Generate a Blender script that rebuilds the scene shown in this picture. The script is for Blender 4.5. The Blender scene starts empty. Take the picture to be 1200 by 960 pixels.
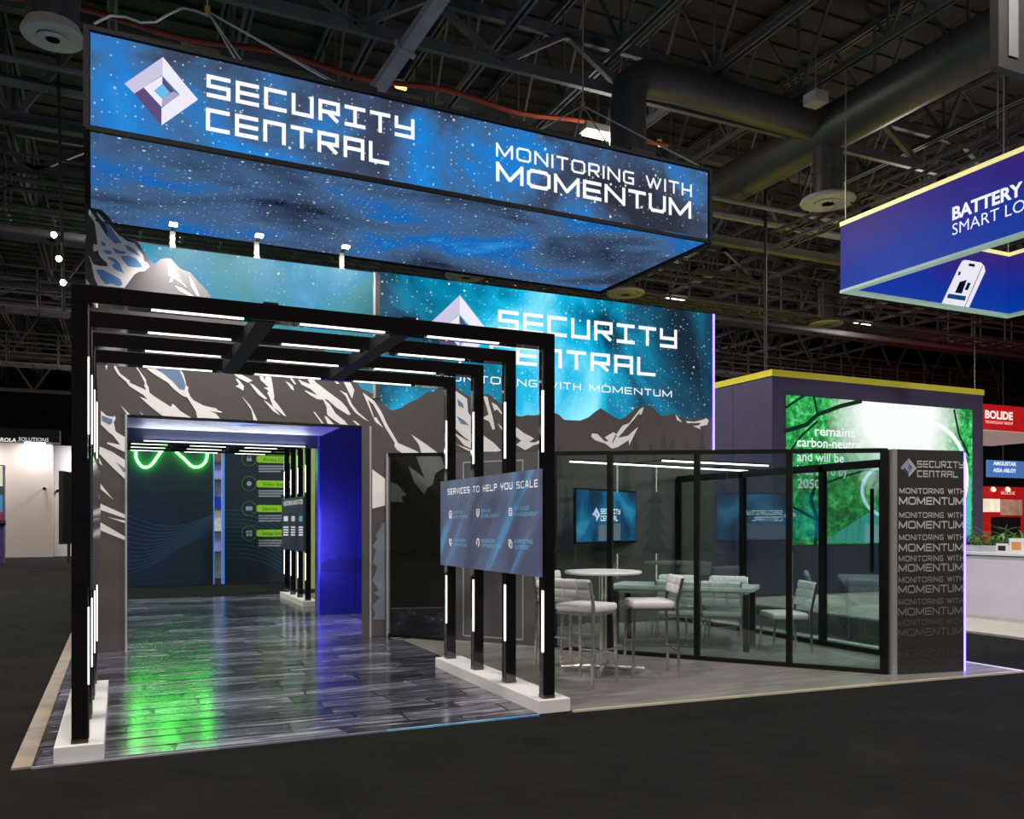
import bpy, bmesh, math, random
from mathutils import Vector, Matrix
random.seed(7)
V = Vector
SC = bpy.context.scene
COL = SC.collection

# ------------------------------------------------------------------ camera
F_PX, CX, HY, CAM_H = 1000.0, 600.0, 614.0, 1.5          # 1200x960 frame
YAW = math.atan(0.46)
cam_d = bpy.data.cameras.new('camera')
cam = bpy.data.objects.new('camera', cam_d)
COL.objects.link(cam)
cam.location = (0, 0, CAM_H)
cam.rotation_euler = (math.pi/2, 0, -YAW)
cam_d.sensor_width = 36.0
cam_d.lens = 36.0*F_PX/1200.0
cam_d.shift_y = (HY-480.0)/1200.0
cam_d.clip_end = 300
SC.camera = cam

# ------------------------------------------------------------------ world, exposure
w = bpy.data.worlds.new('hall_air'); SC.world = w
w.use_nodes = True
w.node_tree.nodes['Background'].inputs[0].default_value = (0.55, 0.57, 0.6, 1)
w.node_tree.nodes['Background'].inputs[1].default_value = 0.02
SC.view_settings.view_transform = 'Standard'
SC.view_settings.look = 'None'
SC.view_settings.gamma = 1.0
SC.view_settings.use_curve_mapping = False
SC.view_settings.exposure = 0.0

# ------------------------------------------------------------------ hall lamps (the light of the ceiling fixtures plus an added roof fill; the fixtures are built below)
LAMP_Z = 8.6
LAMPS = [(x, y) for y in (-4.3, 4.6, 13.5, 22.4, 31.3, 45.0) for x in (-15.9, -7.9, 0.15, 8.0, 16.0, 24.0) if (x, y) != (0.15, 13.5)]
LAMP_W = 680.0
for lx, ly in LAMPS:
    ld = bpy.data.lights.new('hall_lamp_light', 'SPOT')
    ld.energy = LAMP_W*1.8; ld.color = (1.0, 0.95, 0.89); ld.shadow_soft_size = 0.28
    ld.spot_size = math.radians(165); ld.spot_blend = 0.6
    lo = bpy.data.objects.new('hall_lamp_light', ld); COL.objects.link(lo)
    lo.location = (lx, ly, LAMP_Z-0.12)
    ud = bpy.data.lights.new('roof_fill_light', 'POINT')  # added fill under each fixture, only there to brighten the roof
    ud.energy = 95; ud.color = (1.0, 0.95, 0.9); ud.shadow_soft_size = 0.4
    uo = bpy.data.objects.new('roof_fill_light', ud); COL.objects.link(uo)
    uo.location = (lx, ly, LAMP_Z-0.22)

# ------------------------------------------------------------------ pixel to world
FW = V((math.sin(YAW), math.cos(YAW), 0)); RT = V((math.cos(YAW), -math.sin(YAW), 0)); UP = V((0, 0, 1)); CAM = V((0, 0, CAM_H))
def ray(px, py): return FW + RT*((px-CX)/F_PX) + UP*((HY-py)/F_PX)
def onY(px, py, Y): r = ray(px, py); return CAM + r*(Y/r.y)
def onX(px, py, X): r = ray(px, py); return CAM + r*(X/r.x)
def onZ(px, py, z=0.0): r = ray(px, py); return CAM + r*((z-CAM_H)/r.z)
def onP(px, py, p0, n): r = ray(px, py); return CAM + r*((V(p0)-CAM).dot(n)/r.dot(n))
def atD(px, py, dep): return CAM + ray(px, py)*dep

# ------------------------------------------------------------------ materials
MATS = {}
def lin(c):
    if isinstance(c, (int, float)): c = (c, c, c)
    return tuple(((x/255)/12.92 if x/255 <= 0.04045 else ((x/255+0.055)/1.055)**2.4) for x in c)
def nn(nt, t, **k):
    n = nt.nodes.new(t)
    for a, b in k.items():
        if a.startswith('i_'): n.inputs[a[2:].replace('_', ' ')].default_value = b
        else: setattr(n, a, b)
    return n
def mat(name, c, rough=0.5, metal=0.0, emit=0.0, ec=None, var=0.0, vscale=3.0, bump=0.0, bscale=60.0, coat=0.0, spec=0.5, stretch=None):
    """Principled surface, sRGB 0-255 colour, with optional procedural colour variation and relief"""
    if name in MATS: return MATS[name]
    m = bpy.data.materials.new(name); m.use_nodes = True; nt = m.node_tree
    b = nt.nodes['Principled BSDF']; L = nt.links
    col = lin(c)
    b.inputs['Base Color'].default_value = (*col, 1)
    b.inputs['Roughness'].default_value = rough; b.inputs['Metallic'].default_value = metal
    b.inputs['Specular IOR Level'].default_value = spec
    if coat: b.inputs['Coat Weight'].default_value = coat; b.inputs['Coat Roughness'].default_value = 0.05
    if emit:
        b.inputs['Emission Color'].default_value = (*(lin(ec) if ec is not None else col), 1)
        b.inputs['Emission Strength'].default_value = emit
    if var or bump:
        tc = nn(nt, 'ShaderNodeTexCoord'); src = tc.outputs['Object']
        if stretch:
            mp = nn(nt, 'ShaderNodeMapping'); mp.inputs['Scale'].default_value = stretch
            L.new(src, mp.inputs['Vector']); src = mp.outputs['Vector']
        if var:
            n = nn(nt, 'ShaderNodeTexNoise', i_Scale=vscale, i_Detail=4.0)
            L.new(src, n.inputs['Vector'])
            r = nn(nt, 'ShaderNodeValToRGB')
            r.color_ramp.elements[0].position = 0.3; r.color_ramp.elements[1].position = 0.7
            r.color_ramp.elements[0].color = (*[x*(1-var) for x in col], 1)
            r.color_ramp.elements[1].color = (*[min(1, x*(1+var)) for x in col], 1)
            L.new(n.outputs['Fac'], r.inputs['Fac']); L.new(r.outputs['Color'], b.inputs['Base Color'])
        if bump:
            n2 = nn(nt, 'ShaderNodeTexNoise', i_Scale=bscale, i_Detail=3.0)
            L.new(src, n2.inputs['Vector'])
            bp = nn(nt, 'ShaderNodeBump', i_Strength=bump, i_Distance=0.01)
            L.new(n2.outputs['Fac'], bp.inputs['Height']); L.new(bp.outputs['Normal'], b.inputs['Normal'])
    MATS[name] = m
    return m
def emat(name, c, s=1.0):
    if name in MATS: return MATS[name]
    m = bpy.data.materials.new(name); m.use_nodes = True; nt = m.node_tree
    nt.nodes.remove(nt.nodes['Principled BSDF'])
    e = nn(nt, 'ShaderNodeEmission'); e.inputs[0].default_value = (*lin(c), 1); e.inputs[1].default_value = s
    nt.links.new(e.outputs[0], nt.nodes['Material Output'].inputs[0])
    MATS[name] = m
    return m
def ramp(nt, stops):
    r = nn(nt, 'ShaderNodeValToRGB'); e = r.color_ramp.elements
    while len(e) < len(stops): e.new(0.5)
    for k, (p, c) in enumerate(stops):
        e[k].position = p; e[k].color = (*lin(c), 1)
    return r
def galaxy(name, stops, scale=0.55, stretch=(1, 1, 1), star=1.0, strength=1.0, offset=(0, 0, 0), detail=5.0, dist=0.6, cell=5.5, plane='XZ', band=None):
    """printed star field, lit from behind: cloud noise and two sizes of star"""
    if name in MATS: return MATS[name]
    m = bpy.data.materials.new(name); m.use_nodes = True; nt = m.node_tree; L = nt.links
    b = nt.nodes['Principled BSDF']
    b.inputs['Base Color'].default_value = (0.02, 0.02, 0.025, 1); b.inputs['Roughness'].default_value = 0.6
    tc = nn(nt, 'ShaderNodeTexCoord'); mp = nn(nt, 'ShaderNodeMapping')
    mp.inputs['Scale'].default_value = stretch; mp.inputs['Location'].default_value = offset
    L.new(tc.outputs['Object'], mp.inputs['Vector'])
    n = nn(nt, 'ShaderNodeTexNoise', i_Scale=scale, i_Detail=detail, i_Roughness=0.52, i_Distortion=dist)
    L.new(mp.outputs['Vector'], n.inputs['Vector'])
    r = ramp(nt, stops); fac = n.outputs['Fac']
    b.inputs['Specular IOR Level'].default_value = 0.0
    sx = nn(nt, 'ShaderNodeSeparateXYZ'); L.new(tc.outputs['Object'], sx.inputs[0])
    cx = nn(nt, 'ShaderNodeCombineXYZ'); L.new(sx.outputs['X'], cx.inputs[0]); L.new(sx.outputs['Y' if plane == 'XY' else 'Z'], cx.inputs[1])
    for bx, bw, bg in (band or ()):                       # bright or dim column of the picture itself
        s1 = nn(nt, 'ShaderNodeMath', operation='SUBTRACT'); L.new(sx.outputs['X'], s1.inputs[0]); s1.inputs[1].default_value = bx
        s2 = nn(nt, 'ShaderNodeMath', operation='ABSOLUTE'); L.new(s1.outputs[0], s2.inputs[0])
        s3 = nn(nt, 'ShaderNodeMapRange', interpolation_type='SMOOTHSTEP'); L.new(s2.outputs[0], s3.inputs[0])
        s3.inputs[1].default_value = 0; s3.inputs[2].default_value = bw; s3.inputs[3].default_value = bg; s3.inputs[4].default_value = 0
        s4 = nn(nt, 'ShaderNodeMath', operation='ADD'); L.new(fac, s4.inputs[0]); L.new(s3.outputs[0], s4.inputs[1]); fac = s4.outputs[0]
    L.new(fac, r.inputs['Fac'])
    col = r.outputs['Color']
    for sc, thr, keep, br in ((cell*2.6, 0.15, 0.6, 0.75), (cell*0.8, 0.085, 0.72, 1.1)):
        v = nn(nt, 'ShaderNodeTexVoronoi', voronoi_dimensions='2D', i_Scale=sc); L.new(cx.outputs[0], v.inputs['Vector'])
        mr = nn(nt, 'ShaderNodeMapRange'); mr.clamp = True
        L.new(v.outputs['Distance'], mr.inputs[0])
        mr.inputs[1].default_value = thr; mr.inputs[2].default_value = thr*0.4; mr.inputs[3].default_value = 0; mr.inputs[4].default_value = 1
        sp = nn(nt, 'ShaderNodeSeparateColor'); L.new(v.outputs['Color'], sp.inputs[0])
        gt = nn(nt, 'ShaderNodeMapRange'); gt.clamp = True; L.new(sp.outputs[0], gt.inputs[0])
        gt.inputs[1].default_value = keep; gt.inputs[2].default_value = 1.0; gt.inputs[3].default_value = 0; gt.inputs[4].default_value = br*star
        mu = nn(nt, 'ShaderNodeMath', operation='MULTIPLY'); L.new(mr.outputs[0], mu.inputs[0]); L.new(gt.outputs[0], mu.inputs[1])
        mx = nn(nt, 'ShaderNodeMix', data_type='RGBA', blend_type='MIX')
        L.new(mu.outputs[0], mx.inputs[0]); L.new(col, mx.inputs[6]); mx.inputs[7].default_value = (0.8, 0.95, 1, 1)
        col = mx.outputs[2]
    L.new(col, b.inputs['Emission Color']); b.inputs['Emission Strength'].default_value = strength
    MATS[name] = m
    return m
def glass(name, tint=(205, 222, 220), base=0.05, top=0.75, gcol=(1, 1, 1)):
    if name in MATS: return MATS[name]
    m = bpy.data.materials.new(name); m.use_nodes = True; nt = m.node_tree; L = nt.links
    nt.nodes.remove(nt.nodes['Principled BSDF'])
    t = nn(nt, 'ShaderNodeBsdfTransparent'); t.inputs[0].default_value = (*lin(tint), 1)
    g = nn(nt, 'ShaderNodeBsdfGlossy'); g.inputs['Roughness'].default_value = 0.0; g.inputs[0].default_value = (*gcol, 1)
    lw = nn(nt, 'ShaderNodeLayerWeight', i_Blend=0.35)
    mr = nn(nt, 'ShaderNodeMapRange'); mr.inputs[3].default_value = base; mr.inputs[4].default_value = top
    L.new(lw.outputs['Fresnel'], mr.inputs[0])
    mx = nn(nt, 'ShaderNodeMixShader'); L.new(mr.outputs[0], mx.inputs[0]); L.new(t.outputs[0], mx.inputs[1]); L.new(g.outputs[0], mx.inputs[2])
    L.new(mx.outputs[0], nt.nodes['Material Output'].inputs[0])
    MATS[name] = m
    return m

# ------------------------------------------------------------------ mesh building
class MB:
    def __init__(s): s.v = []; s.f = []
    def quad(s, *p):
        i = len(s.v); s.v += [tuple(q) for q in p]; s.f.append(tuple(range(i, i+len(p)))); return s
    poly = quad
    def frame_box(s, c, hx, hy, hz):
        """box from a centre and three half-axis vectors"""
        c = V(c); hx = V(hx); hy = V(hy); hz = V(hz); i = len(s.v)
        for a in (-1, 1):
            for b in (-1, 1):
                for d in (-1, 1): s.v.append(tuple(c+hx*a+hy*b+hz*d))
        for q in ((0, 1, 3, 2), (4, 6, 7, 5), (0, 4, 5, 1), (2, 3, 7, 6), (0, 2, 6, 4), (1, 5, 7, 3)): s.f.append(tuple(i+k for k in q))
        return s
    def box(s, a, b):
        a = V(a); b = V(b); h = (b-a)/2
        return s.frame_box((a+b)/2, (h.x, 0, 0), (0, h.y, 0), (0, 0, h.z))
    def bar(s, p, q, w, h=None, up=(0, 0, 1)):
        p = V(p); q = V(q); d = q-p; h = w if h is None else h
        u = V(up)
        if abs(d.normalized().dot(u)) > 0.98: u = V((0, 1, 0))
        sd = d.cross(u).normalized(); u2 = sd.cross(d).normalized()
        return s.frame_box((p+q)/2, d/2, sd*w/2, u2*h/2)
    def tube(s, p, q, r, n=10, r2=None, cap=True):
        p = V(p); q = V(q); d = (q-p).normalized(); r2 = r if r2 is None else r2
        a = V((0, 0, 1)) if abs(d.z) < 0.9 else V((1, 0, 0))
        u = d.cross(a).normalized(); w_ = d.cross(u); i = len(s.v)
        for k in range(n):
            t = 2*math.pi*k/n; o = u*math.cos(t)+w_*math.sin(t)
            s.v.append(tuple(p+o*r)); s.v.append(tuple(q+o*r2))
        for k in range(n):
            j = (k+1) % n; s.f.append((i+2*k, i+2*j, i+2*j+1, i+2*k+1))
        if cap:
            s.f.append(tuple(i+2*k for k in range(n))); s.f.append(tuple(i+2*k+1 for k in reversed(range(n))))
        return s
    def path(s, pts, r, n=8, closed=False):
        pts = [V(p) for p in pts]; m = len(pts); rings = []; pu = None
        for k in range(m):
            if closed: t = (pts[(k+1) % m]-pts[k-1]).normalized()
            else: t = (pts[min(k+1, m-1)]-pts[max(k-1, 0)]).normalized()
            if pu is None:
                a = V((0, 0, 1)) if abs(t.z) < 0.9 else V((1, 0, 0)); pu = t.cross(a).normalized()
            else: pu = (pu-t*pu.dot(t)).normalized()
            wv = t.cross(pu); i = len(s.v)
            for j in range(n):
                an = 2*math.pi*j/n; s.v.append(tuple(pts[k]+(pu*math.cos(an)+wv*math.sin(an))*r))
            rings.append(i)
        for k in range(m if closed else m-1):
            a = rings[k]; b = rings[(k+1) % m]
            for j in range(n): s.f.append((a+j, a+(j+1) % n, b+(j+1) % n, b+j))
        if not closed:
            s.f.append(tuple(rings[0]+j for j in reversed(range(n)))); s.f.append(tuple(rings[-1]+j for j in range(n)))
        return s
    def lathe(s, c, prof, n=24):
        c = V(c); i = len(s.v)
        for r, z in prof:
            for k in range(n):
                t = 2*math.pi*k/n; s.v.append((c.x+r*math.cos(t), c.y+r*math.sin(t), c.z+z))
        for a in range(len(prof)-1):
            for k in range(n):
                j = (k+1) % n; s.f.append((i+a*n+k, i+a*n+j, i+(a+1)*n+j, i+(a+1)*n+k))
        s.f.append(tuple(i+k for k in reversed(range(n)))); s.f.append(tuple(i+(len(prof)-1)*n+k for k in range(n)))
        return s
    def rbox(s, c, h, r, ax=None, seg=3):
        """box with rounded edges: centre, half sizes, radius"""
        c = V(c); r = min(r, min(h)*0.98); A = ax or (V((1, 0, 0)), V((0, 1, 0)), V((0, 0, 1)))
        bm = bmesh.new(); bmesh.ops.create_cube(bm, size=2)
        for v in bm.verts: v.co = V((v.co.x*h[0], v.co.y*h[1], v.co.z*h[2]))
        bmesh.ops.bevel(bm, geom=list(bm.edges), offset=r, segments=seg, profile=0.5, affect='EDGES')
        bm.verts.index_update(); i = len(s.v)
        for v in bm.verts: s.v.append(tuple(c+A[0]*v.co.x+A[1]*v.co.y+A[2]*v.co.z))
        for f in bm.faces: s.f.append(tuple(i+v.index for v in f.verts))
        bm.free(); return s
    def extr(s, pts, d):
        """outline of 3d points given depth by the vector d"""
        pts = [V(p) for p in pts]; d = V(d); n = len(pts); i = len(s.v)
        s.v += [tuple(p) for p in pts]+[tuple(p+d) for p in pts]
        s.f.append(tuple(i+k for k in range(n))); s.f.append(tuple(i+n+k for k in reversed(range(n))))
        for k in range(n):
            j = (k+1) % n; s.f.append((i+k, i+n+k, i+n+j, i+j))
        return s
    def mesh(s, name, m, smooth=False):
        me = bpy.data.meshes.new(name); me.from_pydata(s.v, [], s.f); me.materials.append(m)
        bm = bmesh.new(); bm.from_mesh(me); bmesh.ops.recalc_face_normals(bm, faces=bm.faces); bm.to_mesh(me); bm.free()
        if smooth:
            me.polygons.foreach_set('use_smooth', [True]*len(me.polygons))
            me.set_sharp_from_angle(angle=math.radians(40))
        return me
    def build(s, name, m, parent=None, smooth=False, local=False, **pr):
        return link(name, s.mesh(name, m, smooth), parent, local, **pr)
def link(name, me, parent=None, local=False, **pr):
    o = bpy.data.objects.new(name, me); COL.objects.link(o)
    if parent is not None:
        o.parent = parent
        if parent.type == 'EMPTY' and not local: o.matrix_parent_inverse = Matrix.Translation(-parent.location)
    for k, v in pr.items(): o[k] = v
    return o
def thing(name, label, cat, loc=(0, 0, 0), rz=0.0, group=None):
    o = bpy.data.objects.new(name, None); COL.objects.link(o); o.empty_display_size = 0.1
    o.location = loc; o.rotation_euler = (0, 0, rz); o['label'] = label; o['category'] = cat
    if group: o['group'] = group
    return o
def dup(root, loc, rz, label, group=None):
    r = root.copy(); COL.objects.link(r); r.location = loc; r.rotation_euler = (0, 0, rz); r['label'] = label
    if group: r['group'] = group
    for ch in list(root.children):
        c = ch.copy(); COL.objects.link(c); c.parent = r
        for g in ch.children:
            q = g.copy(); COL.objects.link(q); q.parent = c
    return r

# ------------------------------------------------------------------ stroke lettering
FA = {  # square display capitals
 'S': [[(1,1),(0,1),(0,.5),(1,.5),(1,0),(0,0)]], 'E': [[(1,1),(0,1),(0,0),(1,0)],[(0,.5),(1,.5)]], 'C': [[(1,1),(0,1),(0,0),(1,0)]],
 'U': [[(0,1),(0,0),(1,0),(1,1)]], 'R': [[(0,0),(0,1),(1,1),(1,.45),(0,.45)],[(.42,.45),(.95,0)]], 'I': [[(0,1),(1,1)],[(.5,1),(.5,0)],[(0,0),(1,0)]],
 'T': [[(0,1),(1,1)],[(.5,1),(.5,0)]], 'Y': [[(0,1),(0,.5),(1,.5)],[(1,1),(1,0),(0,0)]], 'N': [[(0,0),(0,1),(1,1),(1,0)]],
 'A': [[(0,0),(0,1),(1,1),(1,0)],[(0,.45),(1,.45)]], 'L': [[(0,1),(0,0),(1,0)]],
}
q = .16
FB = {  # wide techno capitals
 'A': [[(0,0),(.42,1),(.58,1),(1,0)],[(.2,.28),(.8,.28)]], 'B': [[(0,0),(0,1),(.85,1),(1,.88),(1,.6),(.88,.52),(0,.52)],[(.88,.52),(1,.42),(1,.12),(.85,0),(0,0)]],
 'C': [[(1,1),(q,1),(0,1-q),(0,q),(q,0),(1,0)]], 'D': [[(0,0),(0,1),(.8,1),(1,.8),(1,.2),(.8,0),(0,0)]], 'E': [[(1,1),(0,1),(0,0),(1,0)],[(0,.5),(.92,.5)]],
 'F': [[(1,1),(0,1),(0,0)],[(0,.5),(.9,.5)]], 'G': [[(1,1),(q,1),(0,1-q),(0,q),(q,0),(1,0),(1,.48),(.55,.48)]], 'H': [[(0,0),(0,1)],[(1,0),(1,1)],[(0,.5),(1,.5)]],
 'I': [[(0,0),(0,1)]], 'K': [[(0,0),(0,1)],[(1,1),(.1,.5),(1,0)]], 'L': [[(0,1),(0,0),(1,0)]], 'M': [[(0,0),(0,1),(.5,.08),(1,1),(1,0)]], 'N': [[(0,0),(0,1),(1,0),(1,1)]],
 'O': [[(q,1),(1-q,1),(1,1-q),(1,q),(1-q,0),(q,0),(0,q),(0,1-q),(q,1)]], 'P': [[(0,0),(0,1),(.86,1),(1,.86),(1,.58),(.86,.44),(0,.44)]],
 'R': [[(0,0),(0,1),(.86,1),(1,.86),(1,.56),(.86,.42),(0,.42)],[(.5,.42),(1,0)]], 'S': [[(1,1),(q,1),(0,.88),(0,.62),(q,.52),(1-q,.5),(1,.38),(1,.12),(1-q,0),(0,0)]],
 'T': [[(0,1),(1,1)],[(.5,1),(.5,0)]], 'U': [[(0,1),(0,q),(q,0),(1-q,0),(1,q),(1,1)]], 'V': [[(0,1),(.5,0),(1,1)]], 'W': [[(0,1),(.27,0),(.5,.9),(.73,0),(1,1)]],
 'Y': [[(0,1),(0,.6),(.12,.48),(.88,.48),(1,.6),(1,1)],[(.5,.48),(.5,0)]], 'Z': [[(0,1),(1,1),(0,0),(1,0)]], '-': [[(.2,.5),(.8,.5)]],
}
WB = {'M': 1.35, 'W': 1.5, 'I': 0.0, 'O': 1.2, 'N': 1.15, '-': .6}
def lettering(name, txt, font, O, ux, uz, height, width, t, m, parent, off, gap=0.28, cw=1.08, depth=None):
    """one line of capitals; O baseline left, ux/uz unit vectors, width = length of the whole line"""
    O = V(O); ux = V(ux); uz = V(uz); off = V(off)
    ws = []
    for ch in txt: ws.append(0.55 if ch == ' ' else (cw*WB.get(ch, 1.0) if font is FB else cw))
    tot = sum((x if x > 0 else t) for x in ws)+gap*(len(txt)-1)
    kx = width/tot; mb = MB(); x = 0.0
    last = None
    for ch, wd in zip(txt, ws):
        wd2 = wd if wd > 0 else t
        if ch == ' ' and mb.f:                            # every word is a mesh of its own
            mb.build(name, m, parent); mb = MB()
        for pl in font.get(ch, []):
            P = [((x+t/2+a*(wd2-t))*kx if wd > 0 else (x+t/2)*kx, (t/2+b*(1-t))*height) for a, b in pl]
            for (ax, ay), (bx, by) in zip(P[:-1], P[1:]):
                dx, dy = bx-ax, by-ay; ln = math.hypot(dx, dy)
                if ln < 1e-9: continue
                dx /= ln; dy /= ln
                axis = abs(dx) < .02 or abs(dy) < .02
                e = t*height/2*(1.0 if axis else 0.45); h2 = t*height/2
                if axis and abs(dx) > .5: e *= kx/height if kx < height else 1.0
                if axis and abs(dy) > .5: h2 *= min(1.15, max(.7, kx/height))
                pts = [(ax-dx*e-dy*h2, ay-dy*e+dx*h2), (bx+dx*e-dy*h2, by+dy*e+dx*h2), (bx+dx*e+dy*h2, by+dy*e-dx*h2), (ax-dx*e+dy*h2, ay-dy*e-dx*h2)]
                pts = [(px_, min(height, max(0.0, pz_))) for px_, pz_ in pts]
                mb.quad(*[O+off+ux*px_+uz*pz_ for px_, pz_ in pts])
        x += wd2+gap
    return mb.build(name, m, parent)
def word(name, txt, O, ux, uz, height, m, parent, off, width=None, bold=0.0, shear=0.0):
    """plain sans lettering from the built-in face, laid on a plane"""
    c = bpy.data.curves.new(name, 'FONT'); c.body = txt; c.size = 1.0; c.offset = bold; c.shear = shear; c.resolution_u = 3
    tmp = bpy.data.objects.new(name, c); COL.objects.link(tmp)
    me = bpy.data.meshes.new_from_object(tmp.evaluated_get(bpy.context.evaluated_depsgraph_get()))
    bpy.data.objects.remove(tmp); bpy.data.curves.remove(c)
    me.name = name
    xs = [v.co.x for v in me.vertices]; x0 = min(xs); kx = height/0.73
    if width: kx = width/(max(xs)-x0)
    O = V(O)+V(off); ux = V(ux); uz = V(uz)
    for v in me.vertices: v.co = O+ux*((v.co.x-x0)*kx)+uz*(v.co.y*height/0.73)
    me.materials.clear(); me.materials.append(m)
    return link(name, me, parent)

# logo facets traced from the hanging sign, normalised to half its height
LOGO = []   # (colour, [(u, v)...])
def norm_logo(to_plane):
    cr = lambda pts: [(130+x/6, 50+y/6) for x, y in pts]
    F = [('l1', [(365,103),(95,290),(165,360),(361,230)]), ('l0', [(365,103),(545,325),(490,375),(361,235)]), ('l0', [(612,403),(355,585),(355,463),(545,325)]),
         ('l3', [(165,360),(230,318),(355,463),(355,585)]), ('l0', [(230,318),(361,235),(361,293),(302,342),(360,398),(357,455)]),
         ('l3', [(361,240),(440,345),(417,358),(361,290)]), ('l2', [(490,372),(357,455),(360,398),(417,355),(440,345)]), ('lc', [(365,293),(417,352),(360,398),(302,342)])]
    T = to_plane(*cr([(365,103)])[0]); B = to_plane(*cr([(355,585)])[0]); c = ((T[0]+B[0])/2, (T[1]+B[1])/2); h = (T[1]-B[1])/2
    for k, pts in F:
        LOGO.append((k, [((to_plane(*p)[0]-c[0])/h, (to_plane(*p)[1]-c[1])/h) for p in cr(pts)]))
    return c, h
def logo(parent, C, ux, uz, h, off, glow=True, dim=1.0, stretch=1.0):
    """the square mark: flat facets, each its own mesh under one logo part"""
    C = V(C)+V(off); ux = V(ux); uz = V(uz); n = V(off).normalized()
    pal = {'l0': (238,236,250), 'l1': (205,200,228), 'l2': (170,165,205), 'l3': (95,78,120), 'lc': (105,190,235)}
    root = None
    for j, (k, pts) in enumerate(LOGO):
        mb = MB(); mb.poly(*[C+n*0.0015*(j % 3)+ux*(u*h*stretch)+uz*(v*h) for u, v in pts])
        if glow: m = emat('logo_'+k, pal[k], 1.0)
        else: m = mat('logo_print_'+k, tuple(x*dim for x in pal[k]), 0.5)
        if root is None: root = mb.build('logo', m, parent)
        else: mb.build('logo_facet', m, root)
    return root
# ================================================================== THE HALL
def carpet_mat():
    m = bpy.data.materials.new('charcoal_carpet'); m.use_nodes = True; nt = m.node_tree; L = nt.links; b = nt.nodes['Principled BSDF']
    tc = nn(nt, 'ShaderNodeTexCoord')
    n1 = nn(nt, 'ShaderNodeTexNoise', i_Scale=1.6, i_Detail=6.0, i_Roughness=0.7); n2 = nn(nt, 'ShaderNodeTexNoise', i_Scale=240.0, i_Detail=2.0)
    L.new(tc.outputs['Object'], n1.inputs['Vector']); L.new(tc.outputs['Object'], n2.inputs['Vector'])
    mx = nn(nt, 'ShaderNodeMath', operation='MULTIPLY_ADD'); L.new(n2.outputs['Fac'], mx.inputs[0]); mx.inputs[1].default_value = 0.55; L.new(n1.outputs['Fac'], mx.inputs[2])
    r = nn(nt, 'ShaderNodeValToRGB'); r.color_ramp.elements[0].position = 0.45; r.color_ramp.elements[1].position = 1.1
    r.color_ramp.elements[0].color = (.007, .007, .0073, 1); r.color_ramp.elements[1].color = (.0165, .0165, .017, 1)
    L.new(mx.outputs[0], r.inputs['Fac']); L.new(r.outputs['Color'], b.inputs['Base Color'])
    b.inputs['Roughness'].default_value = 1.0; b.inputs['Specular IOR Level'].default_value = 0.05
    bp = nn(nt, 'ShaderNodeBump', i_Strength=0.5, i_Distance=0.006); L.new(n2.outputs['Fac'], bp.inputs['Height']); L.new(bp.outputs['Normal'], b.inputs['Normal'])
    return m
HX0, HX1, HY0, HY1, DECK = -30, 42, -12, 62, 11.2
MB().box((HX0, HY0, -0.1), (HX1, HY1, 0)).build('floor', carpet_mat(), kind='structure', label='dark charcoal carpet of the exhibition hall')
m_deck = mat('painted_roof_deck', (40, 40, 41), 0.8, var=0.2, vscale=0.7)
ceil = MB().box((HX0, HY0, DECK), (HX1, HY1, DECK+0.1)).build('ceiling', m_deck, kind='structure', label='dark painted metal roof deck with open joists')
rb = MB()
for k in range(int((HY1-HY0)/0.6)):
    y = HY0+0.3+k*0.6; rb.box((HX0, y-0.1, DECK-0.05), (HX1, y+0.1, DECK))
rb.build('deck_rib', m_deck, ceil, kind='stuff')
m_steel = mat('painted_joist_steel', (84, 84, 85), 0.6, var=0.15, vscale=2)
m_wall_h = mat('hall_wall', (34, 34, 35), 0.9, var=0.2)
for nm, a, b in (('wall_far', (HX0, HY1, 0), (HX1, HY1+.2, DECK)), ('wall_left', (HX0-.2, HY0, 0), (HX0, HY1, DECK)), ('wall_right', (HX1, HY0, 0), (HX1+.2, HY1, DECK)), ('wall_near', (HX0, HY0-.2, 0), (HX1, HY0, DECK))):
    MB().box(a, b).build(nm, m_wall_h, kind='structure', label='dark wall of the exhibition hall')
# open-web joists run along the depth of the hall, 1.9 m apart
JB, JT = 9.35, DECK-0.12
def joist_mesh():
    mb = MB(); y0, y1 = -6.0, 56.0
    for dx in (-0.05, 0.05):
        mb.box((dx-.022, y0, JB-.05), (dx+.022, y1, JB+.05)); mb.box((dx-.022, y0, JT-.05), (dx+.022, y1, JT+.05))
    n = 31; st = (y1-y0)/n
    for k in range(n):
        a = y0+k*st
        mb.bar((0, a, JB), (0, a+st/2, JT), .05); mb.bar((0, a+st/2, JT), (0, a+st, JB), .05); mb.bar((0, a, JB), (0, a, JT), .04)
    return mb.mesh('joist', m_steel)
jm = joist_mesh()
for k in range(-9, 14):
    o = link('joist', jm, ceil); o.location = (5.6+1.9*k, 0, 0)
# bridging trusses and heavier girders across the hall
def girder(y, z0, z1, wdt, name='girder'):
    mb = MB()
    mb.box((HX0+2, y-wdt, z0-.09), (HX1-2, y+wdt, z0+.09)); mb.box((HX0+2, y-wdt, z1-.09), (HX1-2, y+wdt, z1+.09))
    x = HX0+2; st = 2.4
    while x < HX1-5:
        mb.bar((x, y, z0), (x+st/2, y, z1), .1); mb.bar((x+st/2, y, z1), (x+st, y, z0), .1); x += st
    return mb.build(name, m_steel, ceil)
for y in (16.5, 28.0, 39.5, 50.0): girder(y, 8.3, 10.2, .1)
for y in (12.6, 20.5, 25.5, 33, 44): girder(y, 8.95, 9.7, .05, 'bridging')
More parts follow.
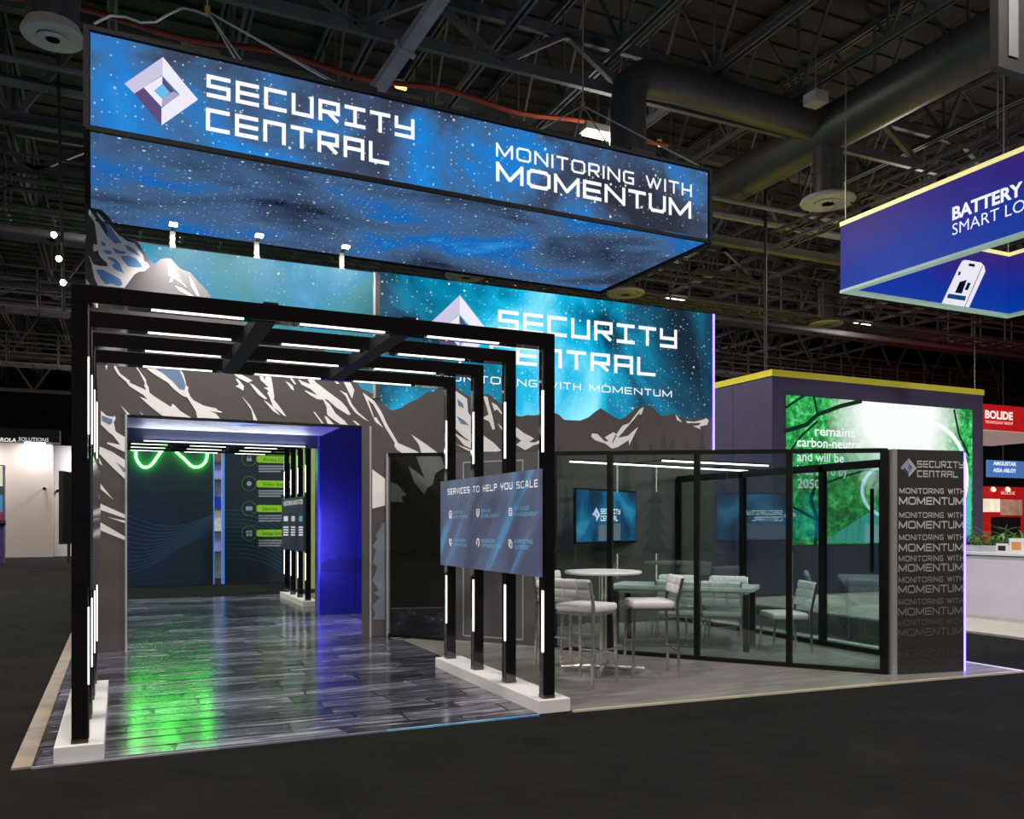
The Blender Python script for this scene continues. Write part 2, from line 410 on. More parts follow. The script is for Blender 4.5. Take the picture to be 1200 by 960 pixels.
# pipes and conduits along the hall
m_pipe = mat('grey_pipe', (105, 105, 106), 0.5, var=0.1); m_orange = mat('orange_conduit', (150, 58, 26), 0.5, var=0.15); m_black = mat('black_cable', (18, 18, 19), 0.6, var=.1)
def pipe(name, pts, r, m, label, cat='pipe', group=None):
    o = MB().path(pts, r, 8).build(name, m, None, True, label=label, category=cat)
    if group: o['group'] = group
    return o
P0 = onY(90, 8, 14.0); P1 = onY(690, 143, 14.0)
pipe('conduit', [P0+(P1-P0)*t+V((0, 0, -0.12*math.sin(math.pi*t*3)**2)) for t in [k/24 for k in range(-6, 30)]], 0.045, m_orange, 'orange conduit running across the ceiling behind the hanging sign', 'conduit')
for k, (y, z, r) in enumerate(((14.4, 8.3, .05), (15.0, 8.25, .09), (20.2, 8.6, .06), (23.4, 8.5, .1), (30.2, 8.4, .1))):
    pipe('pipe', [(HX0+3, y, z), (HX1-3, y, z)], r, m_pipe, ('thin grey pipe just behind the orange conduit', 'fat grey pipe above the orange conduit', 'thin grey pipe across the roof behind the first girder', 'fat grey pipe across the roof far behind', 'farthest fat grey pipe across the roof')[k], 'pipe', 'pipes under the roof')
# cable tray rails far behind
for k, (y, z) in enumerate(((19.4, 7.6), (26.5, 7.3), (35.0, 7.2))):
    t = thing('catwalk', ('nearest', 'middle', 'farthest')[k]+' of the grey steel catwalks hung under the roof', 'catwalk', (5, y, z), group='catwalks under the roof')
    mb = MB()
    for dy in (-.43, -.15, .15, .43): mb.box((HX0+4, y+dy-.025, z-.05), (HX1-4, y+dy+.025, z))
    x = HX0+4
    while x < HX1-4: mb.box((x-.03, y-.43, z-.04), (x+.03, y+.43, z-.01)); x += .8
    mb.build('grating', m_steel, t)
    for s in (-1, 1):
        mb = MB()
        for h in (.35, .7, 1.05): mb.box((HX0+4, y+s*.44-.02, z+h-.02), (HX1-4, y+s*.44+.02, z+h+.02))
        x = HX0+4
        while x < HX1-4: mb.box((x-.02, y+s*.44-.02, z), (x+.02, y+s*.44+.02, z+1.07)); x += 1.6
        mb.build('railing', m_steel, t)
# ducts
m_duct = mat('galvanised_duct_painted', (74, 74, 75), 0.45, metal=0.35, var=0.12, vscale=1.5)
m_diff = mat('diffuser_white', (176, 174, 170), 0.5, var=.08)
def diffuser(px, py, label, z=7.5, zt=8.8, r=.27, rd=.5):
    c = onZ(px, py, z); t = thing('ceiling_diffuser', label, 'air diffuser', c, group='round air diffusers under the roof')
    MB().tube((c.x, c.y, z+.1), (c.x, c.y, zt), r, 20).build('duct_drop', m_duct, t, True)
    for zz in (z+.5, z+1.1): MB().tube((c.x, c.y, zz), (c.x, c.y, zz+.05), r+.015, 20).build('duct_band', m_duct, t, True)
    mb = MB(); mb.lathe((c.x, c.y, z), [(rd*.55, 0.0), (rd*.95, 0.0), (rd, .03), (rd*.96, .07), (r, .16)], 28)
    mb.build('flared_ring', m_diff, t, True)
    for rr in (.2, .34): MB().lathe((c.x, c.y, z), [(rd*rr*1.15, -.02), (rd*rr*1.5, -.015), (rd*rr*1.5, .015), (rd*rr*1.15, .02)], 20).build('vane', m_diff, t, True)
    return c
d1 = diffuser(970, 238, 'round air diffuser on a fat duct above the blue ring sign')
diffuser(62, 45, 'round air diffuser at the upper left corner of the hanging sign', r=.3, rd=.36)
diffuser(733, 345, 'round air diffuser under the right end of the hanging sign')
diffuser(545, 325, 'round air diffuser between the hanging sign and the bright screen')
diffuser(968, 381, 'round air diffuser far away between the yellow trim and the blue ring sign')
d2 = onY(735, 150, 12.05)
t = thing('air_duct', 'long grey round duct with branches under the roof at right', 'duct', (d1.x, d1.y, 8.9))
MB().tube((d1.x, d1.y-7, 8.86), (d1.x, d1.y+6.2, 8.86), .42, 24).build('main_run', m_duct, t, True)
MB().path([(d1.x, d1.y+.1, 8.95), (d2.x+1, d1.y, 8.98), (d2.x+.3, d1.y, 8.94), (d2.x+.05, d1.y, 8.75), (d2.x, d1.y, 8.4), (d2.x, d1.y, 6.6)], .3, 20).build('branch', m_duct, t, True)
# lamps: box fixtures with bright lens
m_lens = emat('lamp_lens', (255, 236, 205), 9.0); m_fix = mat('lamp_housing', (150, 148, 140), .5, var=.1)
lm = None
for lx, ly in LAMPS:
    if lm is None:
        lm = thing('high_bay_lamp', 'bright high bay lamp hanging under the dark roof', 'ceiling lamp', (lx, ly, LAMP_Z), group='lamps under the roof')
        MB().box((-.38, -.14, .02), (.38, .14, .14)).build('housing', m_fix, lm, local=True)
        MB().box((-.34, -.1, -.02), (.34, .1, .018)).build('lens', m_lens, lm, local=True)
        MB().tube((-.3, 0, .16), (-.3, 0, .68), .012, 6).build('hanger', m_black, lm, local=True); MB().tube((.3, 0, .16), (.3, 0, .68), .012, 6).build('hanger', m_black, lm, local=True)
    else: dup(lm, (lx, ly, LAMP_Z), 0, 'bright high bay lamp hanging under the dark roof')
m_warm = emat('warm_tube', (255, 190, 90), 5.0)
for px, py, dx, dz, lab in ((478, 90, 26, -22, 'warm yellow tube lamp beside the grey strut above the hanging sign'), (786, 160, 26, -20, 'warm yellow tube lamp above the right end of the hanging sign')):
    a = onY(px-dx/2, py-dz/2, 14.2); b = onY(px+dx/2, py+dz/2, 14.2); b.y += .8
    t = thing('tube_lamp', lab, 'ceiling lamp', a); MB().tube(a, b, .035, 8).build('tube', m_warm, t, True)
    MB().bar(a+V((0, 0, .09)), b+V((0, 0, .09)), .09, .06).build('housing', m_fix, t)
# the sloping grey strut channel
a = onY(437, 112, 13.0); b = onY(520, -8, 11.3)
t = thing('strut_channel', 'pale grey strut channel sloping up behind the hanging sign', 'strut', a)
m_strut = mat('pale_strut', (150, 150, 148), .5, var=.1)
MB().bar(a, b, .22, .12).build('channel', m_strut, t); MB().bar(a+(b-a)*.46, a+(b-a)*.5, .3, .2).build('bracket', m_strut, t)
# hung box: projector-like sensor above the aisle
c = atD(956, 116, 14); t = thing('hung_sensor', 'small grey box hanging on a thin rod under the ducts', 'sensor', c)
MB().box(c-V((.14, .14, .09)), c+V((.14, .14, .09))).build('body', m_fix, t); MB().tube(c+V((0, 0, .09)), (c.x, c.y, JB), .012, 6).build('rod', m_pipe, t)
# aisle number panel at the top right corner
c = atD(1165, 80, 9.0)
t = thing('aisle_sign', 'black hanging aisle sign with a grey numeral in the top corner', 'sign', c)
MB().box((c.x, c.y-.05, c.z), (c.x+1.6, c.y+.05, c.z+1.6)).build('panel', mat('aisle_black', (26, 26, 27), .6, var=.1), t)
pl = onY(1182, 63, c.y-.06); word('numeral', '1', pl, (1, 0, 0), (0, 0, 1), .95, mat('aisle_grey', (84, 84, 84), .6), t, (0, -.002, 0), bold=.01)
MB().tube((c.x+.8, c.y, c.z+1.6), (c.x+.8, c.y, JB), .015, 6).build('rod', m_black, t)
c = atD(897, 430, 19); MB().tube((c.x, c.y, 4.0), (c.x, c.y, DECK-.06), .035, 8).build('black_pole', m_black, None, True, label='thin black pole from the roof down behind the yellow edged wall', category='pole')
# small spots shining at left, on a drop pipe
m_spot = emat('spot_lens', (255, 250, 240), 60.0)
tops = [atD(63, 275, 13), atD(69, 303, 13), atD(74, 331, 13)]
t = thing('drop_pipe', 'thin black drop pipe carrying three bright spotlights at left', 'pipe', (tops[0].x, tops[0].y+.15, 4.6))
MB().tube((tops[2].x, tops[2].y+.15, tops[2].z-.4), (tops[0].x, tops[0].y+.15, DECK-.06), .025, 8).build('pipe', m_black, t, True)
for k, (p, nm) in enumerate(zip(tops, ('topmost', 'middle', 'lowest'))):
    s_ = thing('spotlight', nm+' of the three bright spotlights on the drop pipe at left', 'spotlight', p, group='spotlights on the drop pipe')
    MB().tube(p+V((.03, .13, 0)), p+V((0, .02, 0)), .05, 14).build('housing', m_black, s_, True)
    MB().tube(p+V((0, .018, 0)), p+V((0, 0, 0)), .042, 14).build('lens', m_spot, s_, True)

# ================================================================== BOOTH FLOOR
m_lam = None
def laminate():
    m = bpy.data.materials.new('grey_wood_laminate'); m.use_nodes = True; nt = m.node_tree; L = nt.links; b = nt.nodes['Principled BSDF']
    tc = nn(nt, 'ShaderNodeTexCoord'); mp = nn(nt, 'ShaderNodeMapping'); mp.inputs['Scale'].default_value = (1.2, 14, 1); mp.inputs['Rotation'].default_value = (0, 0, .12)
    L.new(tc.outputs['Object'], mp.inputs['Vector'])
    n = nn(nt, 'ShaderNodeTexNoise', i_Scale=1.4, i_Detail=7.0, i_Roughness=0.6); L.new(mp.outputs[0], n.inputs['Vector'])
    r = ramp(nt, [(0.28, (96, 92, 88)), (0.5, (128, 123, 117)), (0.72, (152, 147, 140))]); L.new(n.outputs['Fac'], r.inputs['Fac'])
    br = nn(nt, 'ShaderNodeTexBrick', i_Scale=1.0); br.inputs['Brick Width'].default_value = 1.22; br.inputs['Row Height'].default_value = 0.18; br.inputs['Mortar Size'].default_value = 0.003
    br.inputs['Color1'].default_value = (1, 1, 1, 1); br.inputs['Color2'].default_value = (.86, .86, .87, 1); br.inputs['Mortar'].default_value = (.45, .45, .45, 1)
    L.new(tc.outputs['Object'], br.inputs['Vector'])
    mx = nn(nt, 'ShaderNodeMix', data_type='RGBA', blend_type='MULTIPLY'); mx.inputs[0].default_value = 1
    L.new(r.outputs[0], mx.inputs[6]); L.new(br.outputs[0], mx.inputs[7]); L.new(mx.outputs[2], b.inputs['Base Color'])
    b.inputs['Roughness'].default_value = .33; b.inputs['Specular IOR Level'].default_value = .5
    return m
FX0, FX1, FY1 = -.6, 8.2, 18.4
front = lambda x: 5.985 if x < 3.2 else 5.985-0.06*(x-3.2)
lam = MB().extr([(3.27, front(3.27), 0), (5, front(5), 0), (8.25, front(8.25), 0), (8.6, 11.0, 0), (8.6, FY1, 0), (3.9, FY1, 0), (3.9, 14.05, 0), (4.2, 11.0, 0), (3.3, 10.5, 0)], (0, 0, .014))
lam.build('floor_laminate', laminate(), kind='structure', label='grey wood laminate floor under the bar table and meeting room')
m_trim = mat('pale_floor_trim', (205, 192, 170), .4, var=.1)
pts = [(3.28, 5), (5, 5), (8.25, 5)]
mb = MB()
for a, b in ((3.28, 5), (5, 8.25)): mb.bar((a, front(a)-.012, .008), (b, front(b)-.012, .008), .026, .018)
mb.build('trim_1', m_trim, kind='structure', label='thin pale trim along the front edge of the laminate floor')
MB().box((8.25, front(8.25)-.02, 0), (8.32, 11, .016)).build('trim_2', mat('white_trim', (225, 225, 228), .4, var=.05), kind='structure', label='white trim strip at the right edge of the booth floor')
MB().box((-.6, 5.985, 0), (-.49, FY1, .013)).build('trim_3', mat('beige_edge', (150, 134, 116), .45, var=.25, vscale=4), kind='structure', label='beige wood edge strip along the left side of the booth floor')
# printed stone and timber vinyl: one object for each piece
def vinyl(k):
    m = bpy.data.materials.new('vinyl_piece'); m.use_nodes = True; nt = m.node_tree; L = nt.links; b = nt.nodes['Principled BSDF']
    tc = nn(nt, 'ShaderNodeTexCoord'); mp = nn(nt, 'ShaderNodeMapping'); mp.inputs['Scale'].default_value = (1.1, 10, 1); mp.inputs['Location'].default_value = (k*3.1, k*1.7, 0)
    L.new(tc.outputs['Object'], mp.inputs['Vector'])
    n = nn(nt, 'ShaderNodeTexNoise', i_Scale=1.5, i_Detail=6.0, i_Roughness=0.62, i_Distortion=.7); L.new(mp.outputs[0], n.inputs['Vector'])
    base = (56, 72, 90, 106)[k]
    r = ramp(nt, [(0.3, (base*.6, base*.6, base*.66)), (0.5, (base, base, base*1.1)), (0.62, (base*1.5, base*1.5, base*1.66)), (.7, (212, 212, 224))]); L.new(n.outputs['Fac'], r.inputs['Fac'])  # palest stops: printed streaks plus LED reflections put into the colour
    L.new(r.outputs[0], b.inputs['Base Color'])
    b.inputs['Roughness'].default_value = .17; b.inputs['Specular IOR Level'].default_value = .7
    bp = nn(nt, 'ShaderNodeBump', i_Strength=.05, i_Distance=.006); L.new(n.outputs['Fac'], bp.inputs['Height']); L.new(bp.outputs['Normal'], b.inputs['Normal'])
    return m
VM = [vinyl(k) for k in range(4)]
vb = MB().box((-.488, 5.985, 0), (3.9, FY1, .008)).build('floor_vinyl', mat('vinyl_joint', (46, 46, 54), .25, var=.2), kind='structure', label='glossy dark printed floor of long stones under the black arches')
for xa, xb, c_ in ((-.49, .6, (150, 150, 160)), (.6, 1.75, (120, 120, 132)), (1.75, 2.6, (128, 176, 214)), (2.6, 2.98, (96, 150, 205))):
    MB().box((xa, 5.962, 0), (xb, 5.984, .012)).build('edge_tape', mat('edge_tape_%d' % c_[0], c_, .4, var=.25, vscale=5), vb)
rnd = random.Random(3)
y = 6.0
row = 0
while y < FY1-.1:
    hrow = rnd.choice((.17, .2, .24, .27, .3)) if y < 11 else rnd.uniform(.3, .5)
    if y+hrow > FY1-.06: hrow = FY1-y
    x = -.485-rnd.uniform(0, .5)
    while x < 3.88:
        wl = rnd.uniform(.45, 1.2) if y < 11 else rnd.uniform(.8, 1.6)
        x0 = max(x, -.485); x1 = min(x+wl, 3.885)
        if 3.885-x1 < .25: x1 = 3.885; wl = x1-x
        xr = 3.885 if y > 14 else (3.3 if y < 10.5 else 3.885)
        if x0 < xr-.1:
            x1b = min(x1, xr)
            g = .005; j = lambda a: rnd.uniform(-a, a)
            a_ = [(x0+g+j(.012), y+g+abs(j(.01))), (x0+(x1b-x0)*.5, y+g+j(.008)+.004), (x1b-g+j(.012), y+g+abs(j(.01))), (x1b-g-abs(j(.03)), y+hrow-g-abs(j(.02))), (x0+(x1b-x0)*.5, y+hrow-g+j(.006)-.004), (x0+g+abs(j(.03)), y+hrow-g-abs(j(.02)))]
            tz = [rnd.uniform(-.0012, .0012) for _ in range(2)]
            zz = lambda X, Y_: .0125+tz[0]*(X-x0)/max(.3, x1b-x0)+tz[1]*(Y_-y)/hrow
            mb = MB(); n_ = len(a_); mb.v = [(X, Y_, .004) for X, Y_ in a_]+[(X, Y_, zz(X, Y_)) for X, Y_ in a_]
            mb.f = [tuple(range(n_, 2*n_))]+[(k, (k+1) % n_, n_+(k+1) % n_, n_+k) for k in range(n_)]
            mb.build('stone_plank', VM[rnd.choice((0, 0, 1, 1, 2, 2, 3))], vb)
        x += wl
    y += hrow; row += 1
# ================================================================== HANGING SIGN
m_alu = mat('black_aluminium', (9, 9, 10), .65, var=.1, spec=.2); m_white_e = emat('lit_white', (250, 250, 255), 1.05)
SL = V((onY(101.0, 148, 8.82).x, 8.82, 0)); SR = V((6.97, 9.0, 0)); S0, S1 = 5.165, 6.095
su = (SR-SL).normalized(); sn = V((su.y, -su.x, 0)); sw = (SR-SL).length; sd = 2.67   # sn faces the viewer
sign = thing('hanging_sign', 'large rectangular hanging sign with starry night print and white lettering', 'hanging sign', (SL+SR)/2-sn*sd/2+V((0, 0, S0)))
g_front = galaxy('galaxy_front', [(.30, (30, 38, 54)), (.43, (52, 68, 96)), (.52, (50, 104, 156)), (.62, (0, 122, 206)), (.8, (30, 150, 230))], scale=.95, stretch=(1, 1, 1.2), offset=(3.2, 0, 1.1), strength=1.0, band=((.5, 3.5, .035), (6.2, 2.6, -.09)))
g_bot = galaxy('galaxy_under', [(.30, (18, 26, 46)), (.40, (52, 70, 100)), (.52, (66, 100, 142)), (.62, (10, 104, 186)), (.75, (60, 160, 230))], scale=.7, stretch=(.8, 1.1, 1), offset=(1.0, 4.0, 2.0), strength=.95, plane='XY')
pt = lambda s, dp, z: SL+su*s-sn*dp+V((0, 0, z))
e = .035
MB().quad(pt(e, 0, S0+e), pt(sw-e, 0, S0+e), pt(sw-e, 0, S1-e), pt(e, 0, S1-e)).build('front_panel', g_front, sign)
MB().quad(pt(e, e, S0), pt(e, sd-e, S0), pt(sw-e, sd-e, S0), pt(sw-e, e, S0)).build('bottom_panel', g_bot, sign)
MB().quad(pt(0, sd-e, S0+e), pt(0, e, S0+e), pt(0, e, S1-e), pt(0, sd-e, S1-e)).build('side_panel', g_front, sign)
MB().quad(pt(sw, e, S0+e), pt(sw, sd-e, S0+e), pt(sw, sd-e, S1-e), pt(sw, e, S1-e)).build('side_panel', g_front, sign)
MB().quad(pt(sw-e, sd, S0+e), pt(e, sd, S0+e), pt(e, sd, S1-e), pt(sw-e, sd, S1-e)).build('back_panel', g_front, sign)
mb = MB()
for z in (S0, S1):
    for dp in (0, sd): mb.bar(pt(-.01, dp, z), pt(sw+.01, dp, z), .04, .04)
    for s in (0, sw): mb.bar(pt(s, 0, z), pt(s, sd, z), .05, .05)
for s in (0, sw):
    for dp in (0, sd): mb.bar(pt(s, dp, S0), pt(s, dp, S1), .05, .05)
mb.build('frame', m_alu, sign)
mb = MB()
for s in (1.0, 2.6, 4.4, 6.2): MB().bar(pt(s-.18, .03, S1+.04), pt(s+.18, .03, S1+.04), .09, .05).build('hanging_plate', m_alu, sign)
def to_sign(px, py):
    p = onP(px, py, SL, sn)-SL; return (p.dot(su), p.z)
lc, lh = norm_logo(to_sign)
logo(sign, SL+su*lc[0]+V((0, 0, lc[1])), su, UP, lh, sn*.006)
def sline(txt, font, bl, br, tl, tk, gap=.28, cw=1.08, nm='lettering'):
    a = to_sign(*bl); b = to_sign(*br); c = to_sign(*tl)
    return lettering(nm, txt, font, SL+su*a[0]+V((0, 0, (a[1]+b[1])/2)), su, UP, c[1]-a[1], b[0]-a[0], tk, m_white_e, sign, sn*.006, gap, cw)
# pixel corners read from the photograph
c4 = lambda x, y: (130+x/6, 50+y/6); c5 = lambda x, y: (300+x/6, 90+y/6); c6 = lambda x, y: (560+x/4.286, 150+y/4.286)
sline('SECURITY', FA, c4(672, 375), c5(1113, 450), c4(675, 217), .185, .24)
sline('CENTRAL', FA, c4(667, 612), c5(935, 630), c4(670, 452), .185, .24)
sline('MONITORING WITH', FB, c6(90, 150), c6(1073, 343), c6(92, 80), .16, .26, .98)
sline('MOMENTUM', FB, c6(90, 273), c6(1070, 453), c6(92, 175), .19, .2, 1.15)
# rigging bridles: steel cables up to the roof
m_cab = mat('steel_cable', (165, 165, 162), .4, metal=.6)
for nm, apex, feet in (('left', onP(243, 13, SL-sn*1.0, sn), (1.35, 1.95, 2.35)), ('right', onP(683, 124, SL-sn*1.0, sn), (4.75, 5.65, 5.75))):
    t = thing('rigging_bridle', 'steel cable bridle over the %s part of the hanging sign' % nm, 'cable', apex)
    for k, s in enumerate(feet): MB().tube(apex, pt(s, .05 if k != 1 else 1.0, S1+.02), .009, 6).build('cable', m_cab, t)
    MB().tube(apex, (apex.x, apex.y, JB), .009, 6).build('cable', m_cab, t)
    MB().tube(apex-V((0, 0, .05)), apex+V((0, 0, .05)), .03, 8).build('shackle', mat('brass_shackle', (170, 150, 60), .4, metal=.7), t, True)
e_ = onP(110, 28, SL, sn); a_ = onP(243, 13, SL-sn*1.0, sn)
pipe('slack_cable', [e_+(a_-e_)*k/8+V((0, 0, .06*math.sin(k*1.3))) for k in range(9)], .012, m_cab, 'pale slack cable from the sign corner to the left bridle', 'cable')
a_ = onP(683, 124, SL-sn*1.0, sn)
pipe('slack_cable', [a_, pt(sw-.05, .05, S1+.03)], .01, m_cab, 'straight thin cable from the right bridle down to the sign corner', 'cable')
pipe('slack_cable', [onP(243, 13, SL-sn*1.0, sn), onP(400, 100, SL-sn*1.2, sn)], .008, m_cab, 'thin cable from the left bridle towards the lettering', 'cable')

# ================================================================== MURAL WALL
WY = 10.95; WX0 = -.36; WX1 = 8.53; OX0 = .07; OX1 = 2.99; OZ = 2.78; WT = 4.8
m_mural = mat('mural_charcoal', (79, 74, 73), .7, var=.06, vscale=.8)
m_snow = mat('mural_snow', (238, 234, 231), .7, var=.03); m_ice = mat('mural_ice', (104, 128, 160), .7, var=.05); m_ice2 = mat('mural_sky_ice', (96, 146, 205), .7, var=.05)
m_dark = mat('mural_dark', (66, 62, 64), .7, var=.05); m_grey2 = mat('mural_grey', (98, 93, 97), .7, var=.12, vscale=.8); m_tree = mat('mural_tree', (64, 61, 64), .75, var=.1); m_bluetree = mat('mural_bluetree', (112, 120, 134), .7, var=.1)
wl = MB()
wl.box((WX0, WY, 0), (OX0, WY+.3, OZ)); wl.box((WX0, WY, OZ), (OX1, WY+.3, WT-.02)); wl.box((OX1, WY, 0), (WX1, WY+.3, WT-.02))
wall = wl.build('wall_mural', m_mural, kind='structure', label='tall charcoal booth wall printed with snowy mountains')
W = lambda px, py, lay=0: onY(px, py, WY-.004-.0016*lay)
def shape(name, pts, m, lay=1): return MB().poly(*[W(x, y, lay) for x, y in pts]).build(name, m, wall)
def crop(x0, y0, s, pts): return [(x0+x/s, y0+y/s) for x, y in pts]
# thin pale joint edges of the portal and panel seams
m_edge = mat('aluminium_edge', (188, 188, 190), .35, metal=.4)
for x in (OX0-.012, OX1-.012):
    MB().box((x, WY-.012, 0), (x+.024, WY, OZ)).build('edge_profile', m_edge, wall)
# light box above the arches
g_teal = galaxy('galaxy_teal', [(.28, (30, 110, 122)), (.42, (60, 158, 170)), (.52, (50, 160, 205)), (.62, (110, 200, 225)), (.76, (190, 236, 240))], scale=.5, offset=(1.5, 0, 3.0), strength=.8)
lb = [W(150, 284, .3), W(437, 317.5, .3), W(437, 470, .3), W(150, 470, .3)]
x0, x1 = lb[0].x, lb[1].x; z0, z1 = 3.15, WT
lbx = MB().box((x0, WY-.006, z0), (x1, WY+.02, z1)).build('light_box', g_teal, wall)
MB().box((x1, WY-.03, z0), (x1+.03, WY+.02, z1)).build('light_box_edge', m_edge, wall)
# the bright screen
g_led = galaxy('galaxy_screen', [(.24, (2, 34, 50)), (.38, (2, 70, 96)), (.5, (0, 136, 176)), (.62, (20, 186, 230)), (.78, (140, 236, 255))], scale=.75, offset=(-.62, 0, 1.6), strength=1.05, detail=8.0, dist=.9, stretch=(1, 1, .75), band=((5.55, 1.5, .24), (3.1, 1.2, -.12), (8.4, 2.0, -.22)))
LX0 = W(445, 319).x; LZ0, LZ1 = 2.95, WT+.02
scr = MB().box((LX0, WY-.007, LZ0), (WX1, WY+.04, LZ1)).build('led_screen', g_led, wall)
MB().box((x1+.03, WY-.02, z0), (LX0, WY+.02, WT)).build('dark_post', m_dark, wall)
# mountain cut-outs in front of both screens
sil = crop(95, 235, 7.5, [(45, 290), (55, 110), (72, 60), (120, 72), (175, 78), (240, 140), (300, 225), (350, 300), (430, 345), (470, 345), (510, 380), (565, 470), (600, 525), (650, 560), (700, 515), (760, 503), (800, 520), (850, 580), (900, 615), (960, 632), (1030, 715), (1090, 775), (1150, 860)])
sil += [(262, 362), (280, 376), (300, 386), (318, 403), (340, 406), (378, 410), (395, 418), (408, 428), (416, 445), (424, 456), (437, 461), (443, 466), (448, 473), (455, 479), (460, 481), (470, 478), (480, 471.5), (490, 467), (500, 460), (510, 458), (518, 451), (524, 448), (535, 455), (551, 466), (560, 468), (566, 463), (571, 461.5), (577, 465), (587, 474), (597, 482), (605, 487), (610, 488.5), (618, 486.5), (626, 487), (636, 485), (649, 483.5), (655, 486), (661, 492), (668, 492.5), (680, 493), (690, 489), (697, 483), (704, 478.5), (711, 483), (720, 489), (728, 491.5), (735, 487), (745, 479), (752, 475), (757, 475), (764, 477.5), (772, 485), (776, 488), (782, 487), (790, 485), (797, 489), (803, 491), (815, 490.5), (825, 490), (835, 489)]
top = [W(x, y, 2) for x, y in sil]
mb = MB()
zb = .02
for a, b in zip(top[:-1], top[1:]):
    if a.z > OZ and b.z > OZ:
        lo = OZ if OX0 < b.x < OX1+.02 else zb
        mb.extr([(a.x, a.y, lo), (b.x, b.y, lo), b, a], (0, .003, 0))
mb.build('mountain_cutout', m_mural, wall)
# left peak stands above the wall top
pk = crop(95, 235, 7.5, [(45, 290), (55, 110), (72, 60), (120, 72), (175, 78), (240, 140), (300, 225), (350, 300), (430, 345), (470, 345), (510, 380), (565, 470), (600, 525), (650, 560), (560, 620), (470, 650), (380, 768), (300, 900), (45, 900)])
MB().extr([W(x, y, 2.6) for x, y in pk], (0, .03, 0)).build('peak_cutout', m_dark, wall)
pk2 = crop(95, 235, 7.5, [(380, 768), (470, 650), (510, 625), (560, 620), (603, 580), (650, 560), (700, 515), (760, 503), (800, 520), (850, 580), (900, 615), (960, 632), (1030, 715), (1090, 775), (1150, 860), (1220, 940), (300, 900)])
shape('peak_cutout', pk2, m_grey2, 3)
shape('peak_cutout', crop(95, 235, 7.5, [(430, 345), (470, 345), (510, 380), (565, 470), (600, 525), (650, 560), (603, 580), (560, 545), (540, 480), (470, 375)]), m_grey2, 4)
S1_ = lambda *p: crop(95, 235, 7.5, p); S2_ = lambda *p: crop(105, 410, 7.5, p); S3_ = lambda *p: crop(240, 410, 7.5, p); S4_ = lambda *p: crop(380, 410, 7.5, p); S5_ = lambda *p: crop(520, 430, 7.5, p); S6_ = lambda *p: crop(680, 440, 7.5, p); S7_ = lambda *p: crop(100, 490, 4.8, p); S8_ = lambda *p: crop(425, 520, 4.0, p)
